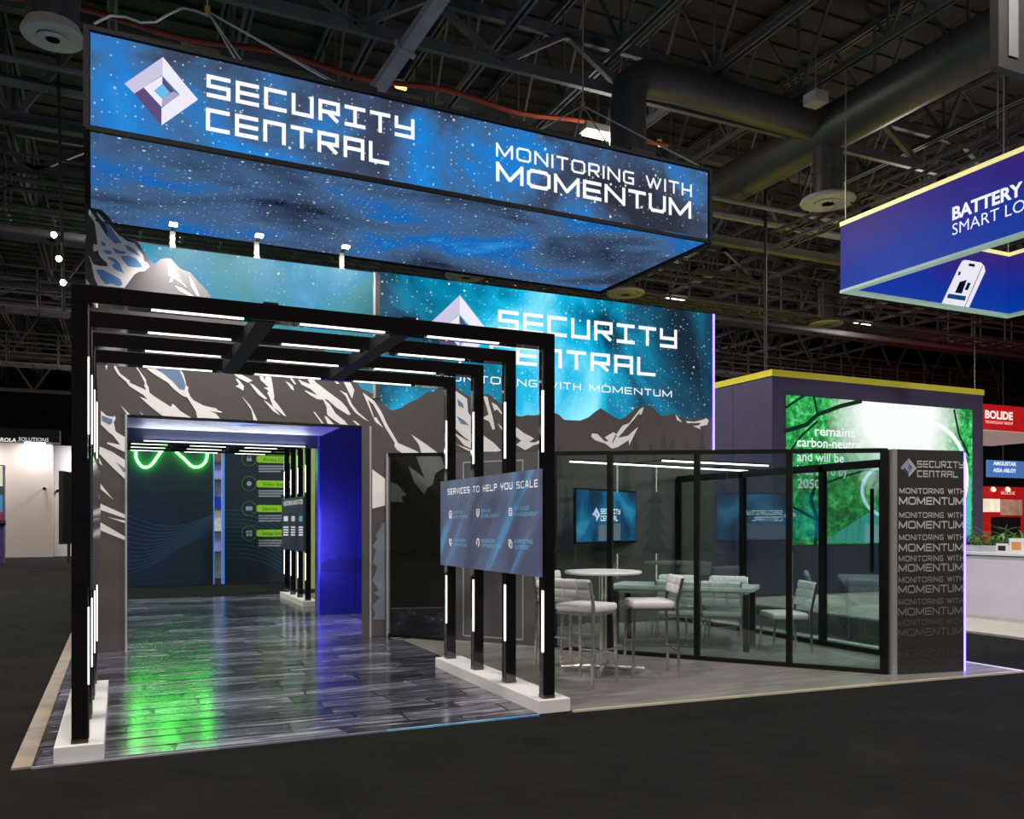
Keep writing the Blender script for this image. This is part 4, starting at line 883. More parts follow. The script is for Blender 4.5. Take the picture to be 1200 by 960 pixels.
for k, (y1, y2) in enumerate(rows):
    v = (228, 206, 192, 172, 152, 124, 92, 66)[k]
    cline('MONITORING WITH', FB, (88-k*.8, y1), (368-k*.8, y1+6), (88, y1-24), .16, m_sil(v), .26, .98, c10)
    cline('MOMENTUM', FB, (86-k*.8, y2), (365-k*.8, y2+6), (86, y2-34), .18, m_sil(v), .2, 1.15, c10)

# ================================================================== FURNITURE
m_lea = mat('white_leather', (226, 224, 222), .45, var=.03, bump=.15, bscale=120); m_chr = mat('chrome', (226, 222, 214), .26, metal=1.0); m_tab = mat('white_laminate_top', (226, 226, 224), .35, var=.02)
def seating(name, label, cat, seat_z, top_z, w_, d_, cols, rows, foot, group):
    t = thing(name, label, cat, (0, 0, 0), 0, group); hw, hd = w_/2, d_/2; tb = .024
    MB().rbox((0, 0, seat_z-.035), (hw, hd, .036), .026).build('seat', m_lea, t, True, local=True)
    mb = MB(); b0, b1 = seat_z+.06, top_z; lean = .09
    ax = (V((1, 0, 0)), V((0, 1, lean*.9/ (b1-b0)*-.0+0)), V((0, 0, 1)))
    dz = (b1-b0)/rows; dx = w_/cols
    zv = V((0, -.2, 1)).normalized(); yv = V((0, 1, .2)).normalized()
    bc = V((0, -hd-.012-.2*((b0+b1)/2-seat_z), (b0+b1)/2))
    mb.rbox(bc, (hw-.004, .016, (b1-b0)/2-.004), .012, (V((1, 0, 0)), yv, zv), 2)
    for i in range(cols):
        for j in range(rows):
            c = bc+V(((i+.5)*dx-hw, 0, 0))+zv*((j+.5)*dz-(b1-b0)/2)
            mb.rbox(c, (dx/2-.0015, .03, dz/2-.0015), .024, (V((1, 0, 0)), yv, zv), 3)
    mb.build('backrest', m_lea, t, True, local=True)
    sp = .035
    for s in (-1, 1):
        MB().bar((s*(hw-.02), hd-.03, seat_z-.07), (s*(hw-.01), hd-.01+sp*.2, 0), tb).build('leg', m_chr, t, local=True)
        pts = [V((s*(hw+.008), -hd-.02-.2*(top_z-.01-seat_z), top_z-.02)), V((s*(hw+.008), -hd-.012, seat_z-.02)), V((s*(hw+.01), -hd-sp, 0))]
        MB().bar(pts[0], pts[1], tb*.8, tb*1.2).bar(pts[1], pts[2], tb).build('leg', m_chr, t, local=True)
    MB().bar((-hw, hd-.03, seat_z-.085), (hw, hd-.03, seat_z-.085), .02).bar((-hw, -hd+.01, seat_z-.085), (hw, -hd+.01, seat_z-.085), .02).bar((hw-.01, -hd, seat_z-.085), (hw-.01, hd-.03, seat_z-.085), .02).bar((-hw+.01, -hd, seat_z-.085), (-hw+.01, hd-.03, seat_z-.085), .02).build('seat_frame', m_chr, t, local=True)
    if foot:
        for p_, q_ in (((-hw+.01, hd-.01, foot), (hw-.01, hd-.01, foot)), ((-hw, -hd-.02, foot), (hw, -hd-.02, foot)), ((hw, -hd-.02, foot+.05), (hw-.01, hd-.01, foot+.05)), ((-hw, -hd-.02, foot+.05), (-hw+.01, hd-.01, foot+.05))):
            MB().bar(p_, q_, .018).build('stretcher', m_chr, t, local=True)
    return t
def face(v): return math.atan2(-v[0], v[1])
FZ = .014
st1 = seating('bar_stool', 'white quilted bar stool on the right of the round table facing left', 'bar stool', .745, .985, .43, .42, 3, 2, .27, 'bar stools at the round table')
st1.location = (4.73, 7.06, FZ); st1.rotation_euler = (0, 0, face((-.93, .36)))
dup(st1, (3.98, 6.98, FZ), face((.9, .45)), 'white quilted bar stool nearest the right arch post, seen from behind')
dup(st1, (4.27, 7.9, FZ), face((.42, -.9)), 'white bar stool on the far side of the round table')
tb_ = thing('bar_table', 'tall round white table on a chrome cross base', 'bar table', (4.4, 7.385, FZ))
MB().lathe((4.4, 7.385, 1.0), [(.37, 0), (.385, .006), (.388, .018), (.38, .03)], 48).build('table_top', m_tab, tb_, True)
MB().tube((4.4, 7.385, .1), (4.4, 7.385, 1.0), .04, 20).build('column', m_chr, tb_, True)
cp = V((4.4, 7.385, 0))
for v in (V((.34, -.235, 0)), V((-.34, .235, 0)), V((-.22, -.29, 0)), V((.22, .29, 0))):
    f = MB().tube(cp+V((0, 0, .075)), cp+v+V((0, 0, .06)), .028, 14).build('base_arm', m_chr, tb_, True)
    MB().tube(cp+v*.93+V((0, 0, FZ)), cp+v*.93+V((0, 0, .05)), .014, 10).build('glide', m_chr, f, True)
# meeting table and chairs
TU = V((-.68, .733, 0)); TW_ = V((.733, .68, 0)); TC = V((6.3, 8.64, 0)); TLh, TWh = .86, .36
ct = thing('meeting_table', 'long pale meeting table on dark legs inside the glass room', 'table', TC+V((0, 0, FZ)), group=None)
m_dleg = mat('dark_leg', (30, 28, 28), .4, var=.1); m_ttop = mat('pale_table_top', (205, 212, 210), .35, var=.03)
MB().rbox(TC+V((0, 0, .73)), (TLh, TWh, .024), .006, (TU, TW_, UP), 2).build('table_top', m_ttop, ct)
MB().frame_box(TC+V((0, 0, .68)), TU*(TLh-.1), TW_*(TWh-.06), V((0, 0, .026))).build('apron', m_ttop, ct)
for a in (-1, 1):
    for b in (-1, 1): MB().frame_box(TC+TU*a*(TLh-.08)+TW_*b*(TWh-.06)+V((0, 0, .33+FZ)), TU*.035, TW_*.035, V((0, 0, .33))).build('leg', m_dleg, ct)
ch0 = seating('meeting_chair', 'white quilted chair at the near side of the meeting table, second from the table end', 'chair', .455, .815, .46, .42, 3, 3, 0, 'chairs around the meeting table')
def chair_at(p, f, lab, first=False):
    loc = (p[0], p[1], FZ)
    if first: ch0.location = loc; ch0.rotation_euler = (0, 0, face(f))
    else: dup(ch0, loc, face(f), lab)
bA = V((6.46, 8.12, 0))+TW_*.2; bB = bA+TU*.53
chair_at(bB, TW_, '', True)
chair_at(bA, TW_, 'white quilted chair at the near side of the meeting table, by its right end')
fA = TC+TW_*.52+TU*(-.42); fB = TC+TW_*.52+TU*.25
chair_at(fA, -TW_, 'white chair at the far side of the meeting table, by its right end')
chair_at(fB, -TW_, 'white chair at the far side of the meeting table, away from its right end')
chair_at((7.1, 7.79), (-.93, .36), 'white chair at the right end of the meeting table, turned sideways')
# television in the room, turned on an arm
tcen = onY(712, 605, 10.55); tu = V((math.sin(math.radians(62)), math.cos(math.radians(62)), 0)); tn = V((tu.y, -tu.x, 0))
tv = thing('television', 'wall television showing a dark blue logo slide in the meeting room', 'television', tcen)
Tq = lambda a, b, o=0.0: tcen+tu*a+UP*b+tn*o
tw2, th2 = .84, .38
MB().frame_box(tcen-tn*.02, tu*tw2, tn*.02, UP*th2).build('body', m_fr, tv)
g_tv = galaxy('galaxy_tv', [(.3, (2, 22, 44)), (.45, (4, 56, 92)), (.58, (10, 110, 160)), (.75, (60, 180, 220))], scale=1.6, strength=.75, cell=26, star=.4)
MB().quad(Tq(-tw2+.02, -th2+.02, .002), Tq(tw2-.02, -th2+.02, .002), Tq(tw2-.02, th2-.02, .002), Tq(-tw2+.02, th2-.02, .002)).build('display', g_tv, tv)
lettering('lettering', 'SECURITY', FA, Tq(-.2, .03), tu, UP, .075, .55, .2, m_white_e, tv, tn*.006, .24); lettering('lettering', 'CENTRAL', FA, Tq(-.2, -.07), tu, UP, .075, .48, .2, m_white_e, tv, tn*.006, .24)
logo(tv, Tq(-.32, .02), tu, UP, .1, tn*.006)
MB().quad(Tq(-.25, -th2+.03, .004), Tq(.36, -th2+.03, .004), Tq(.36, -.1, .004), Tq(-.25, -.13, .004)).build('pale_overlay', emat('overlay_grey', (125, 132, 150), .7), tv)  # pale grey quad over the lower part of the display
MB().bar(tcen-tn*.04, V((tcen.x+.12, WY, tcen.z)), .05, .08).build('wall_arm', m_fr, tv)
# slim glowing bars added for light-strip reflections in the room glass, held from the wall
for k, (a, b) in enumerate(((onZ(668, 541, 2.36), onZ(893, 553, 2.36)), (onZ(776, 540, 2.36), onZ(900, 546, 2.36)))):
    t = thing('reflection_bar', ('longer', 'shorter')[k]+' slim glowing bar added for a strip reflection in the meeting room glass', 'reflection bar', a)
    MB().bar(a, b, .025, .02).build('led_strip', emat('reflection_glow', (255, 250, 240), 4.0), t); MB().bar(a+V((0, 0, .02)), b+V((0, 0, .02)), .035, .02).build('housing', m_alu, t)
    for f in (.1, .9):
        p = a+(b-a)*f; MB().bar(p+V((0, 0, .035)), (p.x, WY-.01, p.z+.035), .012).build('arm', m_alu, t)

# ================================================================== BOOTH SEEN THROUGH THE PORTAL
TY = 22.3
m_teal = mat('dark_teal_print', (30, 48, 66), .55, emit=.12, var=.12, vscale=.5)
tw1 = MB().box((-.35, TY, 0), (2.11, TY+.2, 5.2)).build('wall_teal_neon', m_teal, kind='structure', label='dark teal wall with green neon across the far aisle')
tw2_ = MB().box((2.37, TY, 0), (6.5, TY+.2, 5.2)).build('wall_teal_list', m_teal, kind='structure', label='dark teal wall with a list of green tags across the far aisle')
m_bedge = mat('blue_edge', (90, 140, 220), .4, emit=.5)
MB().box((2.11, TY-.01, 0), (2.14, TY+.2, 5.2)).build('edge_profile', m_bedge, tw1); MB().box((2.32, TY-.01, 0), (2.38, TY+.2, 5.2)).build('edge_profile', m_bedge, tw2_)
T_ = lambda px, py, o=.004: onY(px, py, TY-o)
m_wave = mat('print_wave', (52, 100, 134), .55, emit=.1)
for k in range(13):
    pts = [T_(150+100*f, 604+k*4.6+13*math.sin(3.2*f+k*.13)-22*f*(k/13.)) for f in [j/16 for j in range(17)]]
    mb = MB()
    for a, b in zip(pts[:-1], pts[1:]): mb.bar(a, b, .012, .002, up=(0, 1, 0))
    mb.build('printed_line', m_wave, tw1)
for k in range(12):
    pts = [T_(265+70*f, 598+k*5.0+26*f-10*math.sin(2.6*f)) for f in [j/14 for j in range(15)]]
    mb = MB()
    for a, b in zip(pts[:-1], pts[1:]): mb.bar(a, b, .012, .002, up=(0, 1, 0))
    mb.build('printed_line', m_wave, tw2_)
# green neon: two looped letters, mostly above the soffit line
m_neon = emat('green_neon', (70, 255, 70), 26.0)
neon = thing('neon_sign', 'glowing green neon loops on the dark teal wall', 'neon sign', (1.1, TY-.06, 2.85))
nz = lambda px, py: onY(px, py, TY-.06)
a, b, c, d_ = nz(159, 520), nz(159, 535), nz(170, 547), nz(187, 528)
def loop(pts): 
    out = []
    P = [V(p) for p in pts]; n = len(P)
    for i in range(n-1):
        p0, p1, p2, p3 = P[max(i-1, 0)], P[i], P[i+1], P[min(i+2, n-1)]
        for k in range(6):
            t = k/6; out.append(.5*((2*p1)+(-p0+p2)*t+(2*p0-5*p1+4*p2-p3)*t*t+(-p0+3*p1-3*p2+p3)*t**3))
    return out+[P[-1]]
up1 = lambda p, dz: V((p.x, p.y, p.z+dz))
zt = 4.75
l1 = [V((a.x, a.y, zt)), V((a.x, a.y, 3.6)), nz(159, 525), nz(160, 538), nz(167, 547), nz(176, 546), nz(184, 536), nz(193, 522), V((nz(206, 522).x, a.y, zt-.7)), V((nz(212, 522).x, a.y, zt-.2))]
l2 = [V((nz(186, 522).x, a.y, zt-.2)), V((nz(193, 522).x, a.y, zt-.8)), nz(203, 524), nz(216, 538), nz(226, 547), nz(236, 546), nz(242, 538), nz(243, 525), V((nz(243, 525).x, a.y, 3.7)), V((nz(243, 525).x, a.y, zt))]
MB().path(loop(l1), .03, 10).build('neon_tube', m_neon, neon, True); MB().path(loop(l2), .03, 10).build('neon_tube', m_neon, neon, True)
mb = MB()
for p in (l1[0], l1[-1], l2[0], l2[-1]): mb.tube(p, (p.x, TY, p.z), .02, 8)
mb.build('standoff', m_fix, neon)
# tags with icons
m_tag = mat('lime_tag', (140, 205, 40), .5, emit=.35); m_ring = mat('green_ring', (72, 130, 70), .5, emit=.2); m_tagtx = mat('tag_text', (30, 60, 30), .5); m_txt = mat('pale_text', (170, 180, 195), .5, emit=.2)
for k, (py, txt) in enumerate(((538, 'Access Control'), (567, 'Video Intelligence'), (596, 'Identity'), (625, 'Integrations'))):
    p0, p1 = T_(300, py, .01), T_(352, py, .01); hh = .088; cc = V((T_(292, py).x, TY-.006, p0.z))
    tag = MB().extr([(p0.x+.06, p0.y, p0.z-hh), (p1.x, p0.y, p0.z-hh), (p1.x, p0.y, p0.z+hh), (p0.x+.06, p0.y, p0.z+hh), (p0.x+.02, p0.y, p0.z+hh*.7), (p0.x, p0.y, p0.z), (p0.x+.02, p0.y, p0.z-hh*.7)], (0, .008, 0)).build('tag', m_tag, tw2_)
    x_ = T_(304, py).x+.08; word('lettering', txt, V((x_, TY-.012, p0.z-.045)), (1, 0, 0), UP, .09, m_tagtx, tag, (0, 0, 0))
    rg = [cc+V((.18*math.cos(u), 0, .18*math.sin(u))) for u in [2*math.pi*j/28 for j in range(28)]]
    r_ = MB().path(rg, .009, 6, True).build('ring', m_ring, tw2_)
    mb = MB(); u = .06
    if k in (0,): mb.box(cc-V((u, .004, u)), cc+V((u, 0, .02))); mb.path([cc+V((-.04, -.002, .02)), cc+V((-.03, -.002, .075)), cc+V((.03, -.002, .075)), cc+V((.04, -.002, .02))], .009, 6)
    elif k == 1: mb.tube(cc-V((0, .004, 0)), cc, .06, 16)
    elif k == 2: mb.box(cc-V((.08, .004, .05)), cc+V((.08, 0, .05)))
    else:
        for a_ in (-.04, .04):
            for b_ in (-.04, .04): mb.box(cc+V((a_-.03, -.004, b_-.03)), cc+V((a_+.03, 0, b_+.03)))
    mb.build('icon', m_txt, r_)
    for j in range(3): 
        q0, q1 = T_(303, py+8.5+j*3), T_(331-(j*4 if j == 2 else 0)+6, py+8.5+j*3); MB().bar(q0, q1, .035, .002, up=(0, 1, 0)).build('text_line', m_txt, tw2_)
# stock seen in the gap between both walls
t = thing('stock_shelf', 'narrow view of a lit shelf of goods between the teal walls', 'shelf', (2.24, TY+2.3, 0))
sh0 = onY(250, 600, TY+2.4).x-.15; sh1 = onY(263, 600, TY+2.4).x+.2
MB().box((sh0, TY+2.5, 0), (sh1, TY+2.55, 4.6)).build('back_panel', mat('shelf_back', (170, 172, 182), .6, emit=.1), t)
for zz, c_, hgt in ((3.75, (20, 80, 200), .8), (3.2, (120, 95, 80), .35), (2.72, (150, 150, 220), .36), (1.95, (30, 60, 180), .3), (1.3, (215, 215, 215), .55), (.75, (150, 130, 90), .3)):
    MB().box((sh0, TY+2.2, zz-.04), (sh1, TY+2.5, zz)).build('shelf_board', mat('shelf_board', (90, 90, 96), .5), t)
    MB().box((sh0+.05, TY+2.28, zz), (sh1-.05, TY+2.48, zz+hgt)).build('display_panel', mat('goods_%d' % c_[0], c_, .5, emit=.25, var=.3, vscale=6), t)
t = MB().box((3.62, 19.8, 0), (4.7, 19.9, 3.3)).build('partition', mat('pale_green_partition', (190, 205, 130), .6, emit=.12, var=.08), label='pale green partition beside the rear arches', category='partition')

# ================================================================== NEIGHBOUR BOOTH AT RIGHT
NY, NX = 13.5, 12.01
m_plum = mat('plum_grey_wall', (72, 66, 98), .7, var=.05); m_yel = mat('yellow_trim', (196, 184, 50), .5, emit=.25)
nb = thing('exhibit_wall', 'tall plum grey booth wall with a yellow top edge behind the glass room', 'booth wall', (15, NY+1.5, 0))
MB().box((NX, NY, 0), (18.31, NY+5.2, 4.5)).build('wall', m_plum, nb)
MB().box((NX-.02, NY-.02, 4.5), (18.33, NY+5.22, 4.63)).build('yellow_edge', m_yel, nb)
for x in (NX+1.3,): pass
for y in (14.7, 15.9, 17.1): MB().box((NX-.004, y, 0), (NX, y+.012, 4.5)).build('panel_seam', mat('seam_dark', (46, 44, 58), .7), nb)
# the big screen
def leaf_mat():
    m = bpy.data.materials.new('leaf_picture'); m.use_nodes = True; nt = m.node_tree; L = nt.links; b = nt.nodes['Principled BSDF']
    b.inputs['Base Color'].default_value = (.01, .01, .01, 1)
    tc = nn(nt, 'ShaderNodeTexCoord')
    n = nn(nt, 'ShaderNodeTexNoise', i_Scale=7.0, i_Detail=8.0, i_Roughness=.72); L.new(tc.outputs['Object'], n.inputs['Vector'])
    r = ramp(nt, [(.3, (2, 50, 26)), (.46, (8, 130, 56)), (.56, (40, 196, 90)), (.68, (150, 240, 170)), (.8, (225, 255, 225))]); L.new(n.outputs['Fac'], r.inputs['Fac'])
    n2 = nn(nt, 'ShaderNodeTexNoise', i_Scale=.55, i_Detail=2.0); L.new(tc.outputs['Object'], n2.inputs['Vector'])
    vd = nn(nt, 'ShaderNodeVectorMath', operation='DISTANCE'); L.new(tc.outputs['Object'], vd.inputs[0]); vd.inputs[1].default_value = (15.6, NY, 3.75)
    ad = nn(nt, 'ShaderNodeMath', operation='MULTIPLY_ADD'); L.new(n2.outputs['Fac'], ad.inputs[0]); ad.inputs[1].default_value = 1.1; L.new(vd.outputs['Value'], ad.inputs[2])
    mr = nn(nt, 'ShaderNodeMapRange'); L.new(ad.outputs[0], mr.inputs[0]); mr.inputs[1].default_value = 1.5; mr.inputs[2].default_value = 2.6; mr.inputs[3].default_value = 1; mr.inputs[4].default_value = 0
    mx = nn(nt, 'ShaderNodeMix', data_type='RGBA'); L.new(mr.outputs[0], mx.inputs[0]); L.new(r.outputs[0], mx.inputs[6]); mx.inputs[7].default_value = (.95, 1, .97, 1)
    L.new(mx.outputs[2], b.inputs['Emission Color']); b.inputs['Emission Strength'].default_value = 1.0
    return m
N_ = lambda px, py, k=1: onY(px, py, NY-.03-.006*k)
sc0, sc1 = onY(921, 462, NY), onY(1138, 483, NY)
ns = thing('video_wall', 'large bright video wall of green leaves with white text', 'screen', (15, NY-.03, 1.08))
MB().box((sc0.x, NY-.03, 1.07), (sc1.x, NY, 4.13)).build('display', leaf_mat(), ns)
m_br = emat('branch_dark', (24, 52, 34), .8)
for pts, w_ in (([(921, 505), (945, 498), (958, 486), (985, 476), (1010, 470)], .09), ([(958, 486), (955, 470), (953, 464)], .05), ([(925, 530), (940, 510), (958, 494)], .05), ([(955, 640), (958, 610), (950, 585), (958, 560)], .1), ([(958, 610), (930, 595), (924, 590)], .06), ([(968, 566), (990, 558), (1012, 552)], .05), ([(1118, 480), (1124, 510), (1136, 535)], .06), ([(921, 478), (935, 468), (942, 464)], .05)):
    mb = MB(); P = [N_(x, y, 1) for x, y in pts]
    for a, b in zip(P[:-1], P[1:]): mb.bar(a, b, w_, .003, up=(0, 1, 0))
    mb.build('picture_branch', m_br, ns)
MB().poly(*[N_(x, y, 1) for x, y in ((966, 634), (1050, 580), (1138, 560), (1138, 636), (966, 636))]).build('picture_building', emat('glass_building', (92, 205, 190), .85), ns)
for k in range(7):
    a, b = N_(975+k*15, 634, 2), N_(978+k*15, 626-k*9, 2); MB().bar(a, b, .02, .002, up=(0, 1, 0)).build('picture_mullion', emat('building_line', (50, 140, 130), .8), ns)
MB().poly(*[N_(x, y, 3) for x, y in ((1013, 615), (1042, 615), (1042, 636), (1013, 636))]).build('picture_panel', emat('panel_pale', (170, 210, 225), .9), ns)
arc = [N_(1050+40*math.cos(u), 575+33*math.sin(u), 3) for u in [math.pi*.5+math.pi*1.05*j/20 for j in range(0, 17)]]
MB().path(arc, .035, 6).build('picture_ring', emat('ring_white', (225, 248, 255), 1.4), ns)
arc = [N_(1085+48*math.cos(u), 560+65*math.sin(u), 3) for u in [-math.pi*.55+math.pi*1.0*j/20 for j in range(0, 21)]]
MB().path(arc, .04, 6).build('picture_ring', emat('ring_white', 0), ns)
for txt, px, py, pxr in (('remains', 955, 510, 1002), ('carbon-neutral', 934, 523, 1010), ('and will be', 934, 540, 989), ('Net Zero by', 934, 556, 993), ('2050', 934, 572, 961)):
    a, b = N_(px, py, 4), N_(pxr, py, 4); word('lettering', txt, a, (1, 0, 0), UP, .2, emat('screen_text', (245, 255, 250), 1.0), ns, (0, 0, 0), width=b.x-a.x, bold=.012)
# raised floor and counter
MB().box((10.6, 2, 0), (20, 13.5, .03)).build('floor_neighbour', mat('pale_plank_floor', (176, 168, 158), .4, var=.12, vscale=2, stretch=(1, 6, 1)), kind='structure', label='pale wood floor of the neighbouring booth at right')
ctr = thing('counter', 'white reception counter behind the corner panel at right', 'counter', (13.2, 8.2, .03))
MB().box((12.6, 6.6, .03), (13.8, 10.4, .98)).build('body', mat('counter_lilac_white', (214, 208, 220), .5, var=.03), ctr)
MB().box((12.56, 6.56, 1.0), (13.84, 10.44, 1.04)).build('worktop', mat('counter_top', (228, 228, 232), .3, var=.02), ctr); MB().box((12.62, 6.62, .98), (13.78, 10.38, 1.0)).build('shadow_gap', mat('gap_dark', (70, 66, 76), .6), ctr)
def card(px, py0, py1, w_, name, label, cat, c_):
    p = onX(px, py0, 12.8); h = abs(onX(px, py1, 12.8).z-1.04); t = thing(name, label, cat, (p.x, p.y, 1.04))
    MB().box((p.x, p.y-w_/2, 1.04), (p.x+.02, p.y+w_/2, 1.04+h)).build('stand', mat('card_white', (230, 230, 230), .4), t)
    MB().box((p.x-.003, p.y-w_*.32, 1.04+h*.2), (p.x, p.y+w_*.32, 1.04+h*.75)).build('print', c_, t); return t
card(1191, 650, 631, .24, 'info_card', 'white card with an orange print standing on the counter', 'card', mat('card_orange', (226, 150, 84), .5))
t = card(1174, 650, 637, .2, 'phone_stand', 'small white stand with a black handset on the counter', 'stand', mat('handset_black', (30, 30, 34), .4))
# plant: every blade a leaf
pl = thing('potted_plant', 'spiky green plant in a pale planter on the counter', 'plant', (13.2, 9.3, 1.04))
pp = onX(1158, 652, 13.2); pp = V((13.2, pp.y, 1.04))
pl.location = pp
MB().box(pp-V((.12, .75, 0)), pp+V((.12, .55, .1))).build('planter', mat('planter_pale', (196, 198, 200), .5), pl)
rp = random.Random(5); LM = [mat('leaf_%d' % k, c_, .5, var=.2) for k, c_ in enumerate(((64, 120, 40), (90, 150, 60), (44, 92, 36), (120, 165, 70)))]
for k in range(110):
    b0 = pp+V((rp.uniform(-.08, .08), rp.uniform(-.7, .5), .09)); an = rp.uniform(0, 2*math.pi); ln = rp.uniform(.3, .75)*(1.25 if b0.y < pp.y else .8); ri = rp.uniform(.25, 1.0)
    dirv = V((math.cos(an)*.7, math.sin(an), 0)); sd_ = V((-dirv.y, dirv.x, 0)).normalized()*rp.uniform(.012, .024); mb = MB(); prev = None
    for j in range(6):
        f = j/5; c_ = b0+dirv*ln*f*.8+V((0, 0, ln*(ri*f-.55*ri*f*f))); wv = sd_*(1-f**2)*(.5+f)
        cur = [c_-wv+V((0, 0, .006)), c_, c_+wv+V((0, 0, .006))]
        if prev: mb.quad(prev[0], prev[1], cur[1], cur[0]); mb.quad(prev[1], prev[2], cur[2], cur[1])
        prev = cur
    mb.build('leaf', LM[k % 4], pl)
# blue ring sign
RX0, RX1, RY0, RY1 = 11.5, 15.9, 5.0, 11.2; RZ0, RZ1 = 5.6, 6.72
def ring_mat():
    m = bpy.data.materials.new('blue_violet_fabric'); m.use_nodes = True; nt = m.node_tree; L = nt.links; b = nt.nodes['Principled BSDF']; b.inputs['Base Color'].default_value = (.01, .01, .03, 1)
    tc = nn(nt, 'ShaderNodeTexCoord'); sp = nn(nt, 'ShaderNodeSeparateXYZ'); L.new(tc.outputs['Object'], sp.inputs[0])
    n = nn(nt, 'ShaderNodeTexNoise', i_Scale=.8, i_Detail=2.0); L.new(tc.outputs['Object'], n.inputs['Vector'])
    ad = nn(nt, 'ShaderNodeMath', operation='MULTIPLY_ADD'); L.new(n.outputs['Fac'], ad.inputs[0]); ad.inputs[1].default_value = .9; L.new(sp.outputs['Z'], ad.inputs[2])
    mr = nn(nt, 'ShaderNodeMapRange'); L.new(ad.outputs[0], mr.inputs[0]); mr.inputs[1].default_value = RZ0+.3; mr.inputs[2].default_value = RZ1+.6
    r = ramp(nt, [(.0, (0, 66, 176)), (.35, (10, 52, 170)), (.7, (50, 38, 140)), (1, (66, 36, 120))]); L.new(mr.outputs[0], r.inputs['Fac'])
    L.new(r.outputs[0], b.inputs['Emission Color']); b.inputs['Emission Strength'].default_value = .78; b.inputs['Specular IOR Level'].default_value = .1
    return m
m_ring_ = ring_mat(); m_rtrim = mat('ring_yellow_trim', (235, 225, 150), .5, emit=.9); m_rtrim2 = mat('ring_green_trim', (150, 180, 168), .5, emit=.45)
rg = thing('ring_sign', 'blue violet rectangular ring sign with white product lettering at right', 'hanging sign', (13.7, 8, RZ0))
for a, b in (((RX0, RY0, RZ0), (RX0+.12, RY1, RZ1)), ((RX1-.12, RY0, RZ0), (RX1, RY1, RZ1)), ((RX0+.12, RY1-.12, RZ0), (RX1-.12, RY1, RZ1)), ((RX0+.12, RY0, RZ0), (RX1-.12, RY0+.12, RZ1))):
    MB().box(a, b).build('side_panel', m_ring_, rg)
    a = V(a); b = V(b); MB().box((a.x-.01, a.y-.01, RZ1), (b.x+.01, b.y+.01, RZ1+.07)).build('top_trim', m_rtrim, rg); MB().box((a.x-.01, a.y-.01, RZ0-.05), (b.x+.01, b.y+.01, RZ0)).build('bottom_trim', m_rtrim2, rg)
for txt, bl, tl, bold in (('BATTERY', (1116, 258), (1116, 243), .035), ('SMART LOCK', (1116, 276), (1116, 262), -.004)):
    p = onX(*bl, RX0-.005); h = onX(*tl, RX0-.005).z-p.z; word('lettering', txt, p, (0, -1, 0), UP, h, emat('sign_text', (245, 245, 255), 1.0), rg, (0, 0, 0), bold=bold)
R_ = lambda px, py, k=0: onY(px, py, RY1-.125-.004*k)
c11 = lambda x, y, k=0: R_(1090+x/10.664, 290+y/10.664, k)
ph = MB().poly(*[c11(x, y) for x, y in ((140, 708), (350, 260), (400, 170), (440, 155), (640, 190), (680, 240), (690, 300), (480, 762))]).build('phone_picture', emat('phone_white', (238, 236, 248), .95), rg)
m_ink = emat('phone_ink', (24, 24, 56), .5)
for pts, m in (([(485, 200), (560, 210), (555, 245), (480, 232)], m_ink), ([(310, 565), (370, 430), (460, 405), (395, 578)], m_ink), ([(430, 530), (470, 440), (510, 445), (470, 535)], m_ink), ([(215, 600), (235, 578), (450, 610), (435, 668), (212, 632)], emat('phone_button', (22, 70, 130), .9)), ([(345, 345), (360, 300), (385, 305), (372, 350)], m_ink)):
    MB().poly(*[c11(x, y, 1) for x, y in pts]).build('phone_detail', m, ph)
MB().bar(c11(655, 230, 2), c11(430, 750, 2), .012, .002, up=(0, 1, 0)).build('phone_detail', m_ink, ph)
for x, y in ((RX0+.06, RY1-.06), (RX1-.06, RY1-.06), (RX0+.06, RY0+.06), (RX1-.06, RY0+.06), (RX0+.06, 8.2), (RX1-.06, 8.2)): MB().tube((x, y, RZ1+.07), (x, y, JB), .012, 6).build('cable', m_cab, rg)
# lighting truss above it
tr = thing('lighting_truss', 'dark box truss with small spotlights above the blue ring sign', 'truss', (12.6, 9, 7.3))
mb = MB()
for dx in (0, .3):
    for dz in (0, .3): mb.bar((12.4+dx, 4, 7.3+dz), (12.4+dx, 14, 7.3+dz), .05)
y = 4.0
while y < 13.9:
    for dx in (0, .3): mb.bar((12.4+dx, y, 7.3), (12.4+dx, y+.5, 7.6), .025)
    for dz in (0, .3): mb.bar((12.4, y, 7.3+dz), (12.7, y+.5, 7.3+dz), .025)
    y += .5
mb.build('truss_frame', mat('truss_dark', (60, 60, 62), .5, metal=.4), tr)
for px, py in ((845, 517), (990, 455), (1065, 180)): pass
for y in (8.2, 10.0, 11.6):
    h = MB().tube((12.55, y, 7.28), (12.45, y-.1, 7.05), .09, 14).build('lamp_head', m_black, tr, True); MB().tube((12.449, y-.101, 7.048), (12.445, y-.105, 7.04), .07, 14).build('lens', emat('truss_lens', (255, 250, 240), 8.0), h)
for y in (5, 9, 13): MB().tube((12.55, y, 7.6), (12.55, y, JB), .012, 6).build('cable', m_cab, tr)

